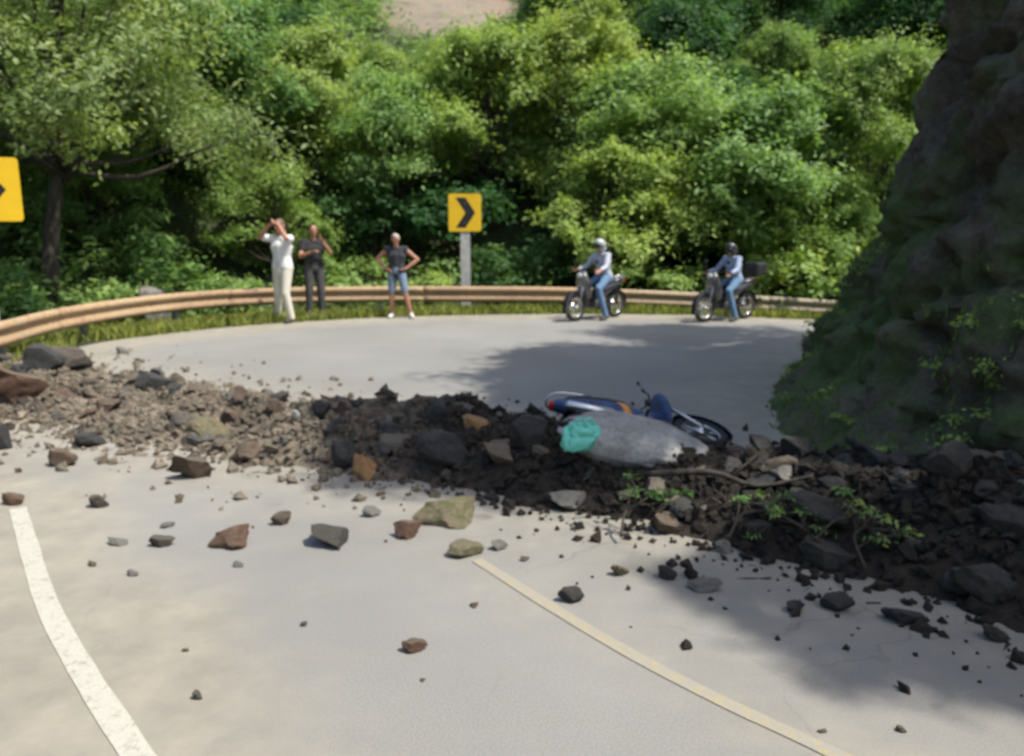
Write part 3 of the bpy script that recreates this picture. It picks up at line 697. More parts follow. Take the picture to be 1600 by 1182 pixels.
# ------------------------------------------------------------------ rocks
def rock_mesh(seed, sub=4):
    rs = random.Random(seed); bm = bmesh.new(); bmesh.ops.create_icosphere(bm, subdivisions=sub, radius=1)
    pl = []
    for k in range(rs.randint(9, 13)):
        n = V((rs.gauss(0, 1), rs.gauss(0, 1), rs.gauss(0, 1))).normalized(); pl.append((n, rs.uniform(.38, .74)))
    for v in bm.verts:
        co = v.co.copy()
        for n, d in pl:
            e = co.dot(n)-d
            if e > 0: co -= n*e*.97
        nz = fbm(co.x*1.6+seed, co.y*1.6, co.z*1.6, 4)*.16+.05*fbm(co.x*3.5+seed, co.y*3.5, co.z*3.5, 4)+fbm(co.x*6+seed, co.y*6, co.z*6, 3)*.035
        v.co = co*(1+nz)
    me = bpy.data.meshes.new('rock'); bm.to_mesh(me); bm.free(); me.materials.append(M['rock'])
    me.polygons.foreach_set('use_smooth', [True]*len(me.polygons))
    me.set_sharp_from_angle(angle=R(28)) if hasattr(me, 'set_sharp_from_angle') else None
    return me
RM = [rock_mesh(s) for s in range(14)]
def rock(p, s, label, group=None, mat=None, name='rock', rot=None, var=None, sink=.25):
    me = RM[random.randrange(14) if var is None else var]; o = bpy.data.objects.new(name, me); COL.objects.link(o)
    o.location = (p[0], p[1], p[2]+s[2]*.66*(1-sink)); o.scale = s
    o.rotation_euler = rot if rot is not None else (random.uniform(-.35, .35), random.uniform(-.35, .35), random.uniform(0, 6.28))
    if mat: o.material_slots[0].link = 'OBJECT'; o.material_slots[0].material = M[mat]
    tag(o, label, 'rock', group); return o
# debris mound (soil), one sheet
def mound():
    xs = np.arange(-9, 4.6, .05); ys = np.arange(1.4, 10.6, .05); vs = []; idx = {}; fs = []
    H = {}
    for i, x in enumerate(xs):
        for j, y in enumerate(ys):
            d, w_, h = deb_q(x, y)
            if d < w_*1.35: H[(i, j)] = deb_z(x, y)+.02*fbm(x*9, y*9) - .008
    for (i, j), z in H.items(): idx[(i, j)] = len(vs); vs.append((xs[i], ys[j], z if z > .0 else -.02))
    for (i, j) in H:
        q = [(i, j), (i+1, j), (i+1, j+1), (i, j+1)]
        if all(k in H for k in q) and max(H[k] for k in q) > 0: fs.append([idx[k] for k in q])
    me = pmesh('landslide_soil', vs, fs); painted_shade_attr(me, vs); o = link('landslide_soil', me, M['soil'], smooth=True); tag(o, 'loose brown soil of the landslide spread across the road', 'soil', None, 'stuff')
mound()
def pebbles():
    vs, fs = [], []
    tet = [V((1, 0, -.4)), V((-.5, .87, -.4)), V((-.5, -.87, -.4)), V((0, 0, .8)), V((.4, .5, .5))]
    for k in range(42000):
        j = random.randrange(len(DEB)-1); u = random.random(); a, b = DEB[j], DEB[j+1]
        x = a[0]*(1-u)+b[0]*u; y = a[1]*(1-u)+b[1]*u; w_ = a[2]*(1-u)+b[2]*u; r = abs(random.gauss(0, .62))
        th = random.uniform(0, 6.28); x += w_*r*math.cos(th)*1.1; y += w_*r*math.sin(th)*1.1
        if r > 1.0 and random.random() < .5: continue
        s = random.choice((.008, .01, .014, .018, .024, .032, .045))*random.uniform(.7, 1.3); z = max(0, deb_z(x, y))+s*.25
        q = Quaternion((random.gauss(0, 1), random.gauss(0, 1), random.gauss(0, 1), random.gauss(0, 1))).normalized(); n0 = len(vs)
        sq = (random.uniform(.7, 1.3), random.uniform(.7, 1.3), random.uniform(.5, .9))
        c = V((x, y, z))
        for t in ((1, 0, 0), (0, 1, 0), (-1, 0, 0), (0, -1, 0), (.1, .1, 1), (0, 0, -1)):
            vs.append(c+(q @ V((t[0]*sq[0], t[1]*sq[1], t[2]*sq[2])))*s)
        for f in ((0, 1, 4), (1, 2, 4), (2, 3, 4), (3, 0, 4), (1, 0, 5), (2, 1, 5), (3, 2, 5), (0, 3, 5)): fs.append([n0+i for i in f])
    me = pmesh('gravel', vs, fs); painted_shade_attr(me, vs); o = link('gravel', me, M['soil']); tag(o, 'gravel and crumbs of earth strewn over the debris and road', 'gravel', None, 'stuff')
pebbles()
# stones lying apart on the near road: (px, py centre, w px, h px, material, label)
LMK = []
LOOSE = [(18, 780, 36, 26, 'rock_brown', 'fist-sized brown stone at the top end of the white edge line'), (90, 718, 40, 30, 'rock_brown', 'reddish brown stone on the left front edge of the debris'),
 (152, 784, 32, 24, 'rock', 'grey-brown stone just right of the white line top, in front of the debris'), (180, 846, 30, 17, 'rock_grey', 'small flat pale stone, leftmost of three stones in a row on the road'),
 (250, 846, 34, 24, 'rock', 'small dark stone between the flat pale stone and the big brown stone'), (357, 838, 66, 44, 'rock_brown', 'largest brown stone lying alone on the left lane'),
 (440, 812, 32, 24, 'rock', 'small stone between the big brown stone and the dark slab'), (515, 838, 84, 42, 'rock_dark', 'dark grey elongated slab of rock lying tilted on the road'),
 (578, 800, 26, 18, 'rock_grey', 'small pale stone above and right of the dark slab'), (636, 822, 46, 46, 'rock_brown', 'upright reddish stone at the left side of the mossy rock'),
 (722, 858, 60, 36, 'rock_moss', 'curved buff stone on the road in front of the mossy rock'), (777, 850, 28, 24, 'rock_grey', 'small grey stone right of the curved buff stone'),
 (893, 932, 36, 30, 'rock_dark', 'round dark stone lying alone near the yellow line'), (970, 890, 26, 26, 'rock_moss', 'small olive stone between the lone dark stone and the debris'),
 (1045, 895, 32, 30, 'rock_dark', 'dark stone at the debris front right of the olive stone'), (645, 1012, 38, 22, 'rock_brown', 'brown stone alone in the middle of the near lane'),
 (308, 1087, 20, 16, 'rock', 'pebble nearest the white line at lower left'), (142, 880, 16, 12, 'rock', 'tiny pebble beside the upper white line'), (205, 896, 18, 12, 'rock_grey', 'tiny pale pebble below the flat pale stone'),
 (740, 945, 16, 10, 'rock_brown', 'tiny reddish pebble left of the yellow line'), (475, 976, 12, 9, 'rock', 'tiny pebble in the empty middle of the left lane'), (290, 1015, 14, 9, 'rock_grey', 'tiny pale pebble above the lower left pebble'),
 (372, 882, 16, 10, 'rock_grey', 'tiny pale pebble below the largest brown stone'), (820, 872, 16, 12, 'rock', 'tiny pebble right of the small grey stone'), (258, 820, 22, 14, 'rock_grey', 'faint pale stone behind the small dark stone'),
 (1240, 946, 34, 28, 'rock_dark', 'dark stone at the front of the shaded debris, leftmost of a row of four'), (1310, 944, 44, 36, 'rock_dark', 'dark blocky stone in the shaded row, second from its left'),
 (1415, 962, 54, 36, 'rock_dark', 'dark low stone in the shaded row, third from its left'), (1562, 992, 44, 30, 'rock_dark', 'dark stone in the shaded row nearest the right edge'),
 (1100, 918, 50, 20, 'rock_grey', 'thin pale stone at the edge of the shade right of the yellow line'), (1410, 1140, 18, 12, 'rock', 'pebble at the lower right in the dappled shade'), (1285, 1142, 14, 10, 'rock', 'tiny pebble just right of the yellow line at the bottom'),
 (190, 548, 20, 14, 'rock_grey', 'small stone on the far road left of the debris end'), (660, 1062, 10, 8, 'rock', 'tiniest pebble below the brown stone in the near lane')]
for k, (px, py, wp, hp, mt, lb) in enumerate(LOOSE):
    p = gnd(px, py+hp*.4); sc = p.y/FPX/math.cos(0); wd = wp*sc/2*1.3; hh = hp*sc/2*1.15
    if mt == 'rock_dark' and wp > 70: rot = (0.1, .15, -.75)
    else: rot = (random.uniform(-.2, .2), random.uniform(-.2, .2), random.uniform(-.5, .5))
    rock((p.x, p.y+wd*.3, 0), (wd, wd*.75, hh), lb, None, mt, rot=rot, var=k % 14, sink=.12)
def on_pile(px, py, lift=0.0):
    d = ray(px, py); t = 3.0
    while t < 14:
        q = V((0, 0, CAMH))+d*t
        if q.z <= deb_z(q.x, q.y)+lift: return q
        t += .03
    return gnd(px, py)
# named rocks in the pile: px, py, D, width m, height m
def prock(px, py, D, w_, d_, h_, mt, lb, rot=None, var=0):
    p = on_pile(px, py+3, h_*.55); o = rock((p.x, p.y, p.z-h_*.5), (w_*.8, d_*.8, h_*.8), lb, None, mt, rot=rot or (random.uniform(-.3, .3), random.uniform(-.3, .3), random.uniform(-.6, .6)), var=var, sink=.25); return o
prock(746, 657, 6.15, .15, .12, .10, 'rock_ochre', 'bright orange-ochre rock on the crest of the pile')
prock(566, 722, 5.55, .13, .1, .19, 'rock_ochre', 'upright ochre block at the edge where the shade begins', var=3)
prock(700, 790, 4.75, .29, .2, .15, 'rock_moss', 'wide buff rock with yellow-green moss at the front of the pile', (.1, .05, .2), 5)
prock(466, 645, 6.75, .065, .06, .07, 'rock_white', 'small white stone on the crest of the debris', var=4)
prock(500, 640, 6.8, .13, .12, .12, 'rock_dark', 'dark rock next to the small white stone', var=6)
prock(300, 722, 5.6, .22, .18, .17, 'rock_brown', 'large dark brown rock at the front of the left debris', var=7)
prock(325, 672, 6.3, .24, .17, .15, 'rock_moss', 'long buff rock behind the large dark brown rock', var=8)
prock(240, 588, 8.4, .28, .2, .18, 'rock_dark', 'dark boulder at the back of the left debris against the pale road', var=9)
prock(428, 628, 7.2, .12, .1, .17, 'rock_brown', 'upright reddish stone standing on the crest left of the white stone', var=10)
prock(372, 612, 7.6, .10, .1, .14, 'rock', 'upright grey-brown stone on the crest, left of the reddish one', var=11)
prock(100, 560, 8.6, .34, .25, .22, 'rock', 'big grey-brown boulder near the left end of the debris below the guardrail', var=12)
prock(20, 590, 7.9, .4, .3, .26, 'rock_brown', 'big brown boulder at the left edge of the picture', var=13)
prock(60, 560, 9.4, .3, .25, .22, 'rock_dark', 'dark boulder touching the foot of the guardrail at the left', var=1)
prock(3, 680, 6.4, .14, .14, .16, 'rock_dark', 'dark rock half out of the picture below the brown boulder', var=2)
prock(610, 668, 6.2, .2, .17, .15, 'rock_dark', 'dark rock on the crest just inside the shade', var=3)
prock(535, 705, 5.7, .16, .14, .14, 'rock_dark', 'dark rock left of the upright ochre block', var=0)
prock(385, 700, 6.0, .2, .15, .12, 'rock_brown', 'flat brown rock in the middle of the left debris', var=5)
prock(830, 675, 5.7, .2, .17, .17, 'rock_dark', 'dark rock left of the turquoise bag', var=6)
prock(780, 700, 5.4, .22, .18, .15, 'rock', 'shaded rock below the orange-ochre rock', var=7)
prock(690, 700, 5.5, .24, .2, .17, 'rock_dark', 'large dark rock in the middle of the shaded pile', var=8)
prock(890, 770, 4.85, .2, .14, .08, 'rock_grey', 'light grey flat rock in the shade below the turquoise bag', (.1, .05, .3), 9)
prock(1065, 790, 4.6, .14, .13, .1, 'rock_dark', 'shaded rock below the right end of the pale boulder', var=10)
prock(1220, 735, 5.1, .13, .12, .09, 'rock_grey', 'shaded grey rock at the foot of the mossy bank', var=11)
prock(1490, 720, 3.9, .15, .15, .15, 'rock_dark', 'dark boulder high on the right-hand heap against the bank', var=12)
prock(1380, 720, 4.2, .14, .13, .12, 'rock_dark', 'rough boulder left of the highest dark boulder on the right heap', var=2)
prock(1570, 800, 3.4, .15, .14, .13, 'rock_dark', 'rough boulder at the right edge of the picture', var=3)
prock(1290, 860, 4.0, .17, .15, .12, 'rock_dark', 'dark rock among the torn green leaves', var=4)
# long smooth pale-grey boulder with rounded right end
def slab():
    c = at(985, 690, 5.0); bm = bmesh.new(); rot = Matrix.Rotation(R(9.5), 3, 'Y')
    bmesh.ops.create_icosphere(bm, subdivisions=5, radius=1)
    for v in bm.verts:
        x, y, z = v.co; zz = max(z, -.55); k = 1-.20*smooth(-.2, -1, x)
        n = fbm(x*1.3+9, y*1.3, z*1.3, 5)*.10+fbm(x*6, y*6, z*6, 3)*.018
        px_ = math.copysign(abs(x)**.8, x)
        arch = .38*math.exp(-((x-.5)/.28)**2)*smooth(-.05, -.5, z)
        v.co = V((px_*.49, y*.27*k, zz*.135*k+arch*.17+.035*smooth(.3, .9, x)*0))*(1+n)
    bmesh.ops.rotate(bm, cent=(0, 0, 0), matrix=rot, verts=bm.verts[:])
    o = from_bm('rock', bm, M['rock_slab'], None, True); o.location = c; o.rotation_euler = (R(14), 0, R(-8))
    tag(o, 'long smooth grey boulder with a rounded right end in front of the fallen motorcycle', 'rock')
slab()
# the rest of the rubble
cols = [('rock', 'grey-brown'), ('rock_brown', 'brown'), ('rock_dark', 'dark grey'), ('rock', 'grey-brown'), ('rock', 'grey-brown'), ('rock_brown', 'brown'), ('rock', 'grey-brown'), ('rock_grey', 'pale grey'), ('rock_brown', 'brown')]
cnt = 0; RUB = []; RUBO = []
for k in range(2000):
    if cnt >= 232: break
    j = random.choice([0, 1, 1, 2, 2, 2, 3, 3, 3, 4, 4, 4, 5, 5, 5, 6, 6, 6, 7, 7, 7, 8, 8, 8, 8, 9, 9, 9, 9, 10]); u = random.random(); a, b = DEB[j], DEB[j+1]
    x = a[0]*(1-u)+b[0]*u; y = a[1]*(1-u)+b[1]*u; w_ = a[2]*(1-u)+b[2]*u; r = random.random()**.6*1.02; th = random.uniform(0, 6.28)
    x += w_*r*math.cos(th); y += w_*r*math.sin(th)
    if .25 < x < 1.45 and 4.7 < y < 6.3: continue
    if x < -.635*y-.6 or x > .66*y+.3: continue
    s = random.choice((.045, .05, .055, .065, .075, .09, .11, .14))*random.uniform(.8, 1.2)*(.85 if x > .5 else .95)
    mt, cn = random.choice(cols) if x < 1.2 or random.random() < .2 else ('rock_dark', 'dark grey'); lit = x < -.9  # towards the bank mostly dark rocks, painting the shade into their colour
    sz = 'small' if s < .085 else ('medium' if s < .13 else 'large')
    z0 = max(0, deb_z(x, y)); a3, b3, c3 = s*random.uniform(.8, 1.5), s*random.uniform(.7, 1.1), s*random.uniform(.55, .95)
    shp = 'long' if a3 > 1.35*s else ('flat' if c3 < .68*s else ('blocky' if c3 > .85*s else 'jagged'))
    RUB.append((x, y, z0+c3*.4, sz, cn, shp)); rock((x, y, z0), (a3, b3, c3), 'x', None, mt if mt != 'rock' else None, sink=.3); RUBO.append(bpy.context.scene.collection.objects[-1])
    cnt += 1
MARKS = [((746, 657), 'the orange-ochre rock'), ((566, 722), 'the upright ochre block'), ((700, 790), 'the wide mossy rock'), ((466, 645), 'the small white stone'), ((300, 722), 'the large dark brown rock'), ((325, 672), 'the long buff rock'),
 ((240, 588), "the dark rear boulder"), ((428, 628), 'the upright reddish stone'), ((100, 560), "the boulder below the guardrail"), ((20, 590), "the big left-edge boulder"), ((60, 560), "the dark guardrail boulder"),
 ((907, 684), 'the turquoise bag'), ((985, 690), "the smooth grey boulder"), ((890, 770), 'the light grey flat rock'), ((1245, 845), 'the torn green leaves'), ((1490, 720), "the heap's highest boulder"), ((1570, 800), "the right-edge boulder"),
 ((1220, 735), "the mossy bank's foot"), ((515, 838), 'the dark slab on the road'), ((1415, 962), "the shaded stone row"), ((1090, 650), 'the fallen motorcycle'), ((150, 784), "the white line's top")]
def project(x, y, z):
    v = V((x, y, z-CAMH)); f = v.y*math.cos(PITCH)-v.z*math.sin(PITCH); u = v.y*math.sin(PITCH)+v.z*math.cos(PITCH)
    return 800+FPX*v.x/f, 591-FPX*u/f
order = ['nearest', 'second nearest', 'third nearest', 'fourth nearest', 'fifth nearest', 'sixth nearest', 'seventh nearest', 'eighth nearest']
cells = {}
for r_, o_ in zip(RUB, RUBO):
    px, py = project(*r_[:3]); d, mk = min((math.hypot(px-m[0][0], (py-m[0][1])*1.5), k) for k, m in enumerate(MARKS)); dx, dy = px-MARKS[mk][0][0], (py-MARKS[mk][0][1])*1.5
    side = ('right of' if dx > 0 else 'left of') if abs(dx) > abs(dy) else ('in front of' if dy > 0 else 'behind')
    cells.setdefault((mk, side, r_[3], r_[4], r_[5]), []).append((d, o_, r_))
for (mk, side, sz, cn, shp), L_ in cells.items():
    L_.sort(key=lambda t: t[0])
    for k, (d, o_, r_) in enumerate(L_):
        o_['label'] = '%s %s %s rock %s %s' % (sz, shp, cn, side, MARKS[mk][1]) + ('' if len(L_) == 1 else ', '+order[min(k, 7)])
        ws = o_['label'].split()
        o_['group'] = 'broken rocks of the landslide'
# boulder behind the guardrail
bg_ = at(232, 437, 14.9); rock((bg_.x, bg_.y, terrain(bg_.x, bg_.y)), (.55, .4, .5), 'weathered grey boulder lying behind the guardrail at the left', None, 'rock_grey', name='boulder', var=6)
rock((bg_.x-2.3, bg_.y-2.1, terrain(bg_.x-2.3, bg_.y-2.1)), (.6, .5, .22), 'pale grey boulder behind the guardrail near the left edge', None, 'rock_grey', name='boulder', var=8)

# torn leafy branches in the debris
def branch(loc, rz, mat, label, L=.7, leaf=.06):
    r = empty('broken_branch', loc, label, 'branch', 'torn branches in the debris', rz); bm = bmesh.new(); cl = []
    main = catmull([(-L*.5, 0, .0), (-L*.1, .05, .10), (L*.3, 0, .12), (L*.5, -.04, .05)], 5); add_tube(bm, main, [.008-.005*i/(len(main)-1) for i in range(len(main))], 6)
    for k in range(7):
        p = main[3+k*2 if 3+k*2 < len(main) else -1]; e = p+V((random.uniform(0, .16), random.uniform(-.2, .2), random.uniform(-.02, .14))); add_tube(bm, [p, e], [.006, .003], 5); cl.append((tuple(e), .05, .05, .035))
    from_bm('stem', bm, M['bark'], r, True); link('leaves', leaf_cloud(cl, 300, leaf, 'leaves'), M[mat], r)
for (px, py, D, mt, lb, rz) in ((1175, 838, 4.35, 'leaf_mid', 'leafy green sprig at the left end of the torn leaves below the bank', .3), (1245, 848, 4.2, 'leaf_mid', 'bluish green sprig in the middle of the torn leaves below the bank', 2.6),
                            (1318, 850, 4.1, 'leaf_yellow', 'brightest yellow-green sprig among the torn leaves', -.2), (1350, 870, 4.0, 'leaf_mid', 'dark green sprig at the right end of the torn leaves', 1.2), (995, 828, 4.5, 'leaf_dark', 'small dull green sprig on the front of the shaded pile', .8)):
    branch(on_pile(px, py, .05), rz, mt, lb, .28, .034)
for (px, py, D, rz, L) in ((1130, 760, 4.8, -.5, .9),):
    p = on_pile(px, py, .03); bm = bmesh.new(); m_ = catmull([(-L/2, 0, 0), (-L*.1, .06, .05), (L*.2, 0, .03), (L/2, .1, .1)], 5); add_tube(bm, m_, [.022-.014*i/(len(m_)-1) for i in range(len(m_))], 7)
    add_tube(bm, [m_[7], m_[7]+V((.12, .12, .12))], [.01, .004], 5)
    o = from_bm('broken_branch', bm, M['bark'], None, True); o.location = p; o.rotation_euler = (0, 0, rz)
    tag(o, 'bare broken stick ' + ('at the front of the debris left of the mossy rock' if px < 700 else 'lying in the deep shade right of the grey boulder'), 'branch', 'torn branches in the debris')

# turquoise plastic bag
def bag():
    bm = bmesh.new(); bmesh.ops.create_icosphere(bm, subdivisions=5, radius=1)
    for v in bm.verts:
        x, y, z = v.co; n = (1-abs(fbm(x*1.2+2, y*1.2, z*1.2, 2))*2.2)*.26+(1-abs(fbm(x*3, y*3, z*3+7, 2))*2)*.07
        v.co = V((math.copysign(abs(x)**.55, x)*.125, y*.085, math.copysign(abs(z)**.6, z)*.10+.02*x))*(.78+n)
    for q in (-.03, .035):
        add_tube(bm, catmull([(q, 0, .07), (q-.03, .01, .125), (q+.02, .02, .14), (q+.045, 0, .08)], 5), .010, 6)
    o = from_bm('plastic_bag', bm, M['teal'], None, True); o.location = at(907, 684, 4.66); o.rotation_euler = (.25, .15, .3); o.scale = (.86,)*3
    tag(o, 'crumpled turquoise plastic bag lying on the pile before the grey boulder', 'bag')
bag()

# ------------------------------------------------------------------ motorcycle
def ring(bm, c, R1, r2, seg=32, s2=10, sy=1.0):
    rr = []
    for i in range(seg):
        a = 2*PI*i/seg; row = []
        for j in range(s2):
            b = 2*PI*j/s2; row.append(bm.verts.new((c[0]+(R1+r2*math.cos(b))*math.cos(a), c[1]+r2*sy*math.sin(b), c[2]+(R1+r2*math.cos(b))*math.sin(a))))
        rr.append(row)
    for i in range(seg):
        for j in range(s2): bm.faces.new((rr[i][j], rr[(i+1) % seg][j], rr[(i+1) % seg][(j+1) % s2], rr[i][(j+1) % s2]))
def make_bike(loc, rz, paint, panel, label, group='motorcycles with riders', topcase=False, sticker=False):
    r = empty('motorcycle', loc, label, 'motorcycle', group, rz)
    for x in (.62, -.62):
        bm = bmesh.new(); ring(bm, (x, 0, .29), .245, .045, 32, 10, 1.0)
        for k in range(20):
            a = 2*PI*k/20; add_tube(bm, [(x+.29*math.cos(a), -.03, .29+.29*math.sin(a)), (x+.29*math.cos(a+.03), .03, .29+.29*math.sin(a+.03))], .004, 4)
        t = from_bm('wheel', bm, M['rubber'], r, True)
        bm = bmesh.new(); ring(bm, (x, 0, .29), .205, .012, 32, 8, 1.7)
        for k in range(6):
            a = 2*PI*k/6; add_box(bm, (x+.11*math.cos(a), 0, .29+.11*math.sin(a)), (.19, .018, .03), Matrix.Rotation(-a, 3, 'Y'), .004)
        add_tube(bm, [(x, -.07, .29), (x, .07, .29)], .035, 14); add_tube(bm, [(x, -.045, .29), (x, -.04, .29)], .09, 20)
        from_bm('rim', bm, M['chrome'], t, True)
    bm = bmesh.new()
    for s in (-1, 1):
        add_tube(bm, [(.62, s*.075, .29), (.50, s*.075, .60), (.44, s*.06, .78)], [.022, .019, .019], 10)
    add_box(bm, (.46, 0, .73), (.07, .17, .03), None, .006); add_tube(bm, [(.46, 0, .72), (.38, 0, .98)], .022, 10)
    from_bm('fork', bm, M['chrome'], r, True)
    bm = bmesh.new(); n0 = []
    for a in range(-20, 121, 14):
        t = R(a); n0.append([bm.verts.new((.62+rr_*math.cos(t), y, .29+rr_*math.sin(t))) for y, rr_ in ((-.065, .30), (-.045, .335), (0, .345), (.045, .335), (.065, .30))])
    for i in range(len(n0)-1):
        for j in range(4): bm.faces.new((n0[i][j], n0[i+1][j], n0[i+1][j+1], n0[i][j+1]))
    bmesh.ops.solidify(bm, geom=bm.faces[:], thickness=.006); from_bm('front_fender', bm, M[paint], r, True)
    bm = bmesh.new(); add_loft(bm, [(V((.52, 0, .86)), .05, .07), (V((.47, 0, .85)), .13, .16), (V((.42, 0, .80)), .17, .22), (V((.36, 0, .70)), .19, .24), (V((.32, 0, .60)), .18, .20), (V((.30, 0, .52)), .1, .12)], 16)
    from_bm('leg_shield', bm, M[panel], r, True)
    bm = bmesh.new(); add_loft(bm, [(V((.30, 0, .56)), .07, .10), (V((.1, 0, .50)), .085, .12), (V((-.08, 0, .56)), .12, .15), (V((-.3, 0, .63)), .14, .13), (V((-.55, 0, .70)), .12, .10), (V((-.80, 0, .78)), .07, .055), (V((-.88, 0, .80)), .03, .03)], 16)
    bp_ = from_bm('body_panel', bm, M[paint], r, True)
    if sticker:
        bm = bmesh.new(); add_loft(bm, [(V((-.12, 0, .575)), .134, .152), (V((-.2, 0, .6)), .142, .148)], 16); from_bm('sticker', bm, M['orange'], bp_, True)
    bm = bmesh.new(); add_loft(bm, [(V((.02, 0, .70)), .06, .03), (V((-.1, 0, .735)), .11, .05), (V((-.3, 0, .755)), .13, .05), (V((-.5, 0, .80)), .12, .05), (V((-.68, 0, .83)), .09, .04), (V((-.74, 0, .83)), .05, .02)], 14)
    from_bm('seat', bm, M['seat'], r, True)
    bm = bmesh.new(); add_box(bm, (-.02, 0, .33), (.30, .18, .17), None, .03)
    for k in range(5): add_box(bm, (.17+k*.022, 0, .34), (.008, .15, .13))
    add_tube(bm, [(-.05, -.14, .32), (-.05, .14, .32)], .07, 16)
    from_bm('engine', bm, M['engine'], r)
    bm = bmesh.new(); add_tube(bm, catmull([(.12, -.08, .28), (.0, -.13, .22), (-.3, -.16, .25), (-.42, -.17, .29)], 4), .018, 8); add_tube(bm, [(-.38, -.17, .28), (-.45, -.17, .30), (-.88, -.18, .42), (-.90, -.18, .425)], [.02, .045, .05, .03], 14)
    from_bm('exhaust', bm, M['chrome'], r, True)
    bm = bmesh.new()
    for s in (-1, 1):
        add_box(bm, (-.38, s*.085, .30), (.50, .022, .045), None, .005); add_tube(bm, [(-.58, s*.10, .30), (-.50, s*.11, .64)], [.03, .024], 10)
    add_tube(bm, [(-.1, .0, .22), (-.1, .26, .24)], .015, 8); add_tube(bm, [(-.1, .0, .22), (-.1, -.26, .24)], .015, 8)
    from_bm('swing_arm', bm, M['black'], r)
    bm = bmesh.new(); n0 = []
    for a in range(50, 190, 14):
        t = R(a); n0.append([bm.verts.new((-.62+rr_*math.cos(t), y, .29+rr_*math.sin(t))) for y, rr_ in ((-.07, .31), (0, .34), (.07, .31))])
    for i in range(len(n0)-1):
        for j in range(2): bm.faces.new((n0[i][j], n0[i+1][j], n0[i+1][j+1], n0[i][j+1]))
    bmesh.ops.solidify(bm, geom=bm.faces[:], thickness=.006); from_bm('rear_fender', bm, M['black'], r, True)
    bm = bmesh.new(); add_tube(bm, catmull([(.26, -.34, 1.0), (.36, -.2, 1.03), (.38, 0, .98), (.36, .2, 1.03), (.26, .34, 1.0)], 5), .012, 8)
    add_loft(bm, [(V((.34, 0, .98)), .08, .05), (V((.43, 0, .96)), .12, .08), (V((.48, 0, .94)), .07, .05)], 12)
    hb = from_bm('handlebar', bm, M['black'], r, True)
    for s in (-1, 1):
        bm = bmesh.new(); add_tube(bm, [(.295, s*.27, 1.012), (.25, s*.36, .995)], .017, 10); from_bm('grip', bm, M['rubber'], hb, True)
        bm = bmesh.new(); add_tube(bm, catmull([(.32, s*.24, 1.02), (.34, s*.27, 1.12), (.32, s*.30, 1.19)], 4), .006, 6); add_ell(bm, (.32, s*.31, 1.22), (.015, .06, .035)); from_bm('mirror', bm, M['black'], hb, True)
    bm = bmesh.new(); add_ell(bm, (.505, 0, .93), (.03, .07, .055)); from_bm('headlight', bm, M['glass'], r, True)
    bm = bmesh.new(); add_ell(bm, (-.88, 0, .78), (.03, .06, .035)); from_bm('tail_light', bm, M['red'], r, True)
    bm = bmesh.new(); add_tube(bm, catmull([(-.45, -.12, .80), (-.8, -.1, .88), (-.9, 0, .88), (-.8, .1, .88), (-.45, .12, .80)], 4), .011, 8); from_bm('grab_rail', bm, M['chrome'], r, True)
    if topcase:
        bm = bmesh.new(); add_box(bm, (-.88, 0, 1.05), (.34, .38, .28), None, .05); add_box(bm, (-.88, 0, 1.06), (.35, .39, .015), None, .003); from_bm('top_case', bm, M['black'], r)
    return r

# ------------------------------------------------------------------ people
def hand(bm, wrist, d, lat, s=1.0, curl=.35):
    """palm, four fingers and a thumb; d = direction, lat = towards the thumb"""
    d = V(d).normalized(); lat = (V(lat)-d*V(lat).dot(d)).normalized(); nn = d.cross(lat)
    k = wrist+d*.085*s
    for t in (-.028, -.010, .010, .028): add_cap(bm, wrist+lat*t*.6*s, k+lat*t*s, .015*s, .014*s, 8)
    for t, L in ((-.030, .058), (-.010, .074), (.011, .080), (.031, .070)):
        a = k+lat*t*1.05*s; b = a+(d*math.cos(curl*.6)+nn*math.sin(curl*.6)+lat*t*2)*L*.5*s; c = b+(d*math.cos(curl*1.8)+nn*math.sin(curl*1.8)+lat*t*1.5)*L*.55*s
        add_cap(bm, a, b, .0095*s, .009*s, 8); add_cap(bm, b, c, .009*s, .0078*s, 8)
    a = wrist+d*.025*s+lat*.028*s; b = a+(d*.6+lat*.8)*.045*s; c = b+(d*.9+lat*.25+nn*.2)*.035*s
    add_cap(bm, a, b, .013*s, .011*s, 8); add_cap(bm, b, c, .0105*s, .009*s, 8)
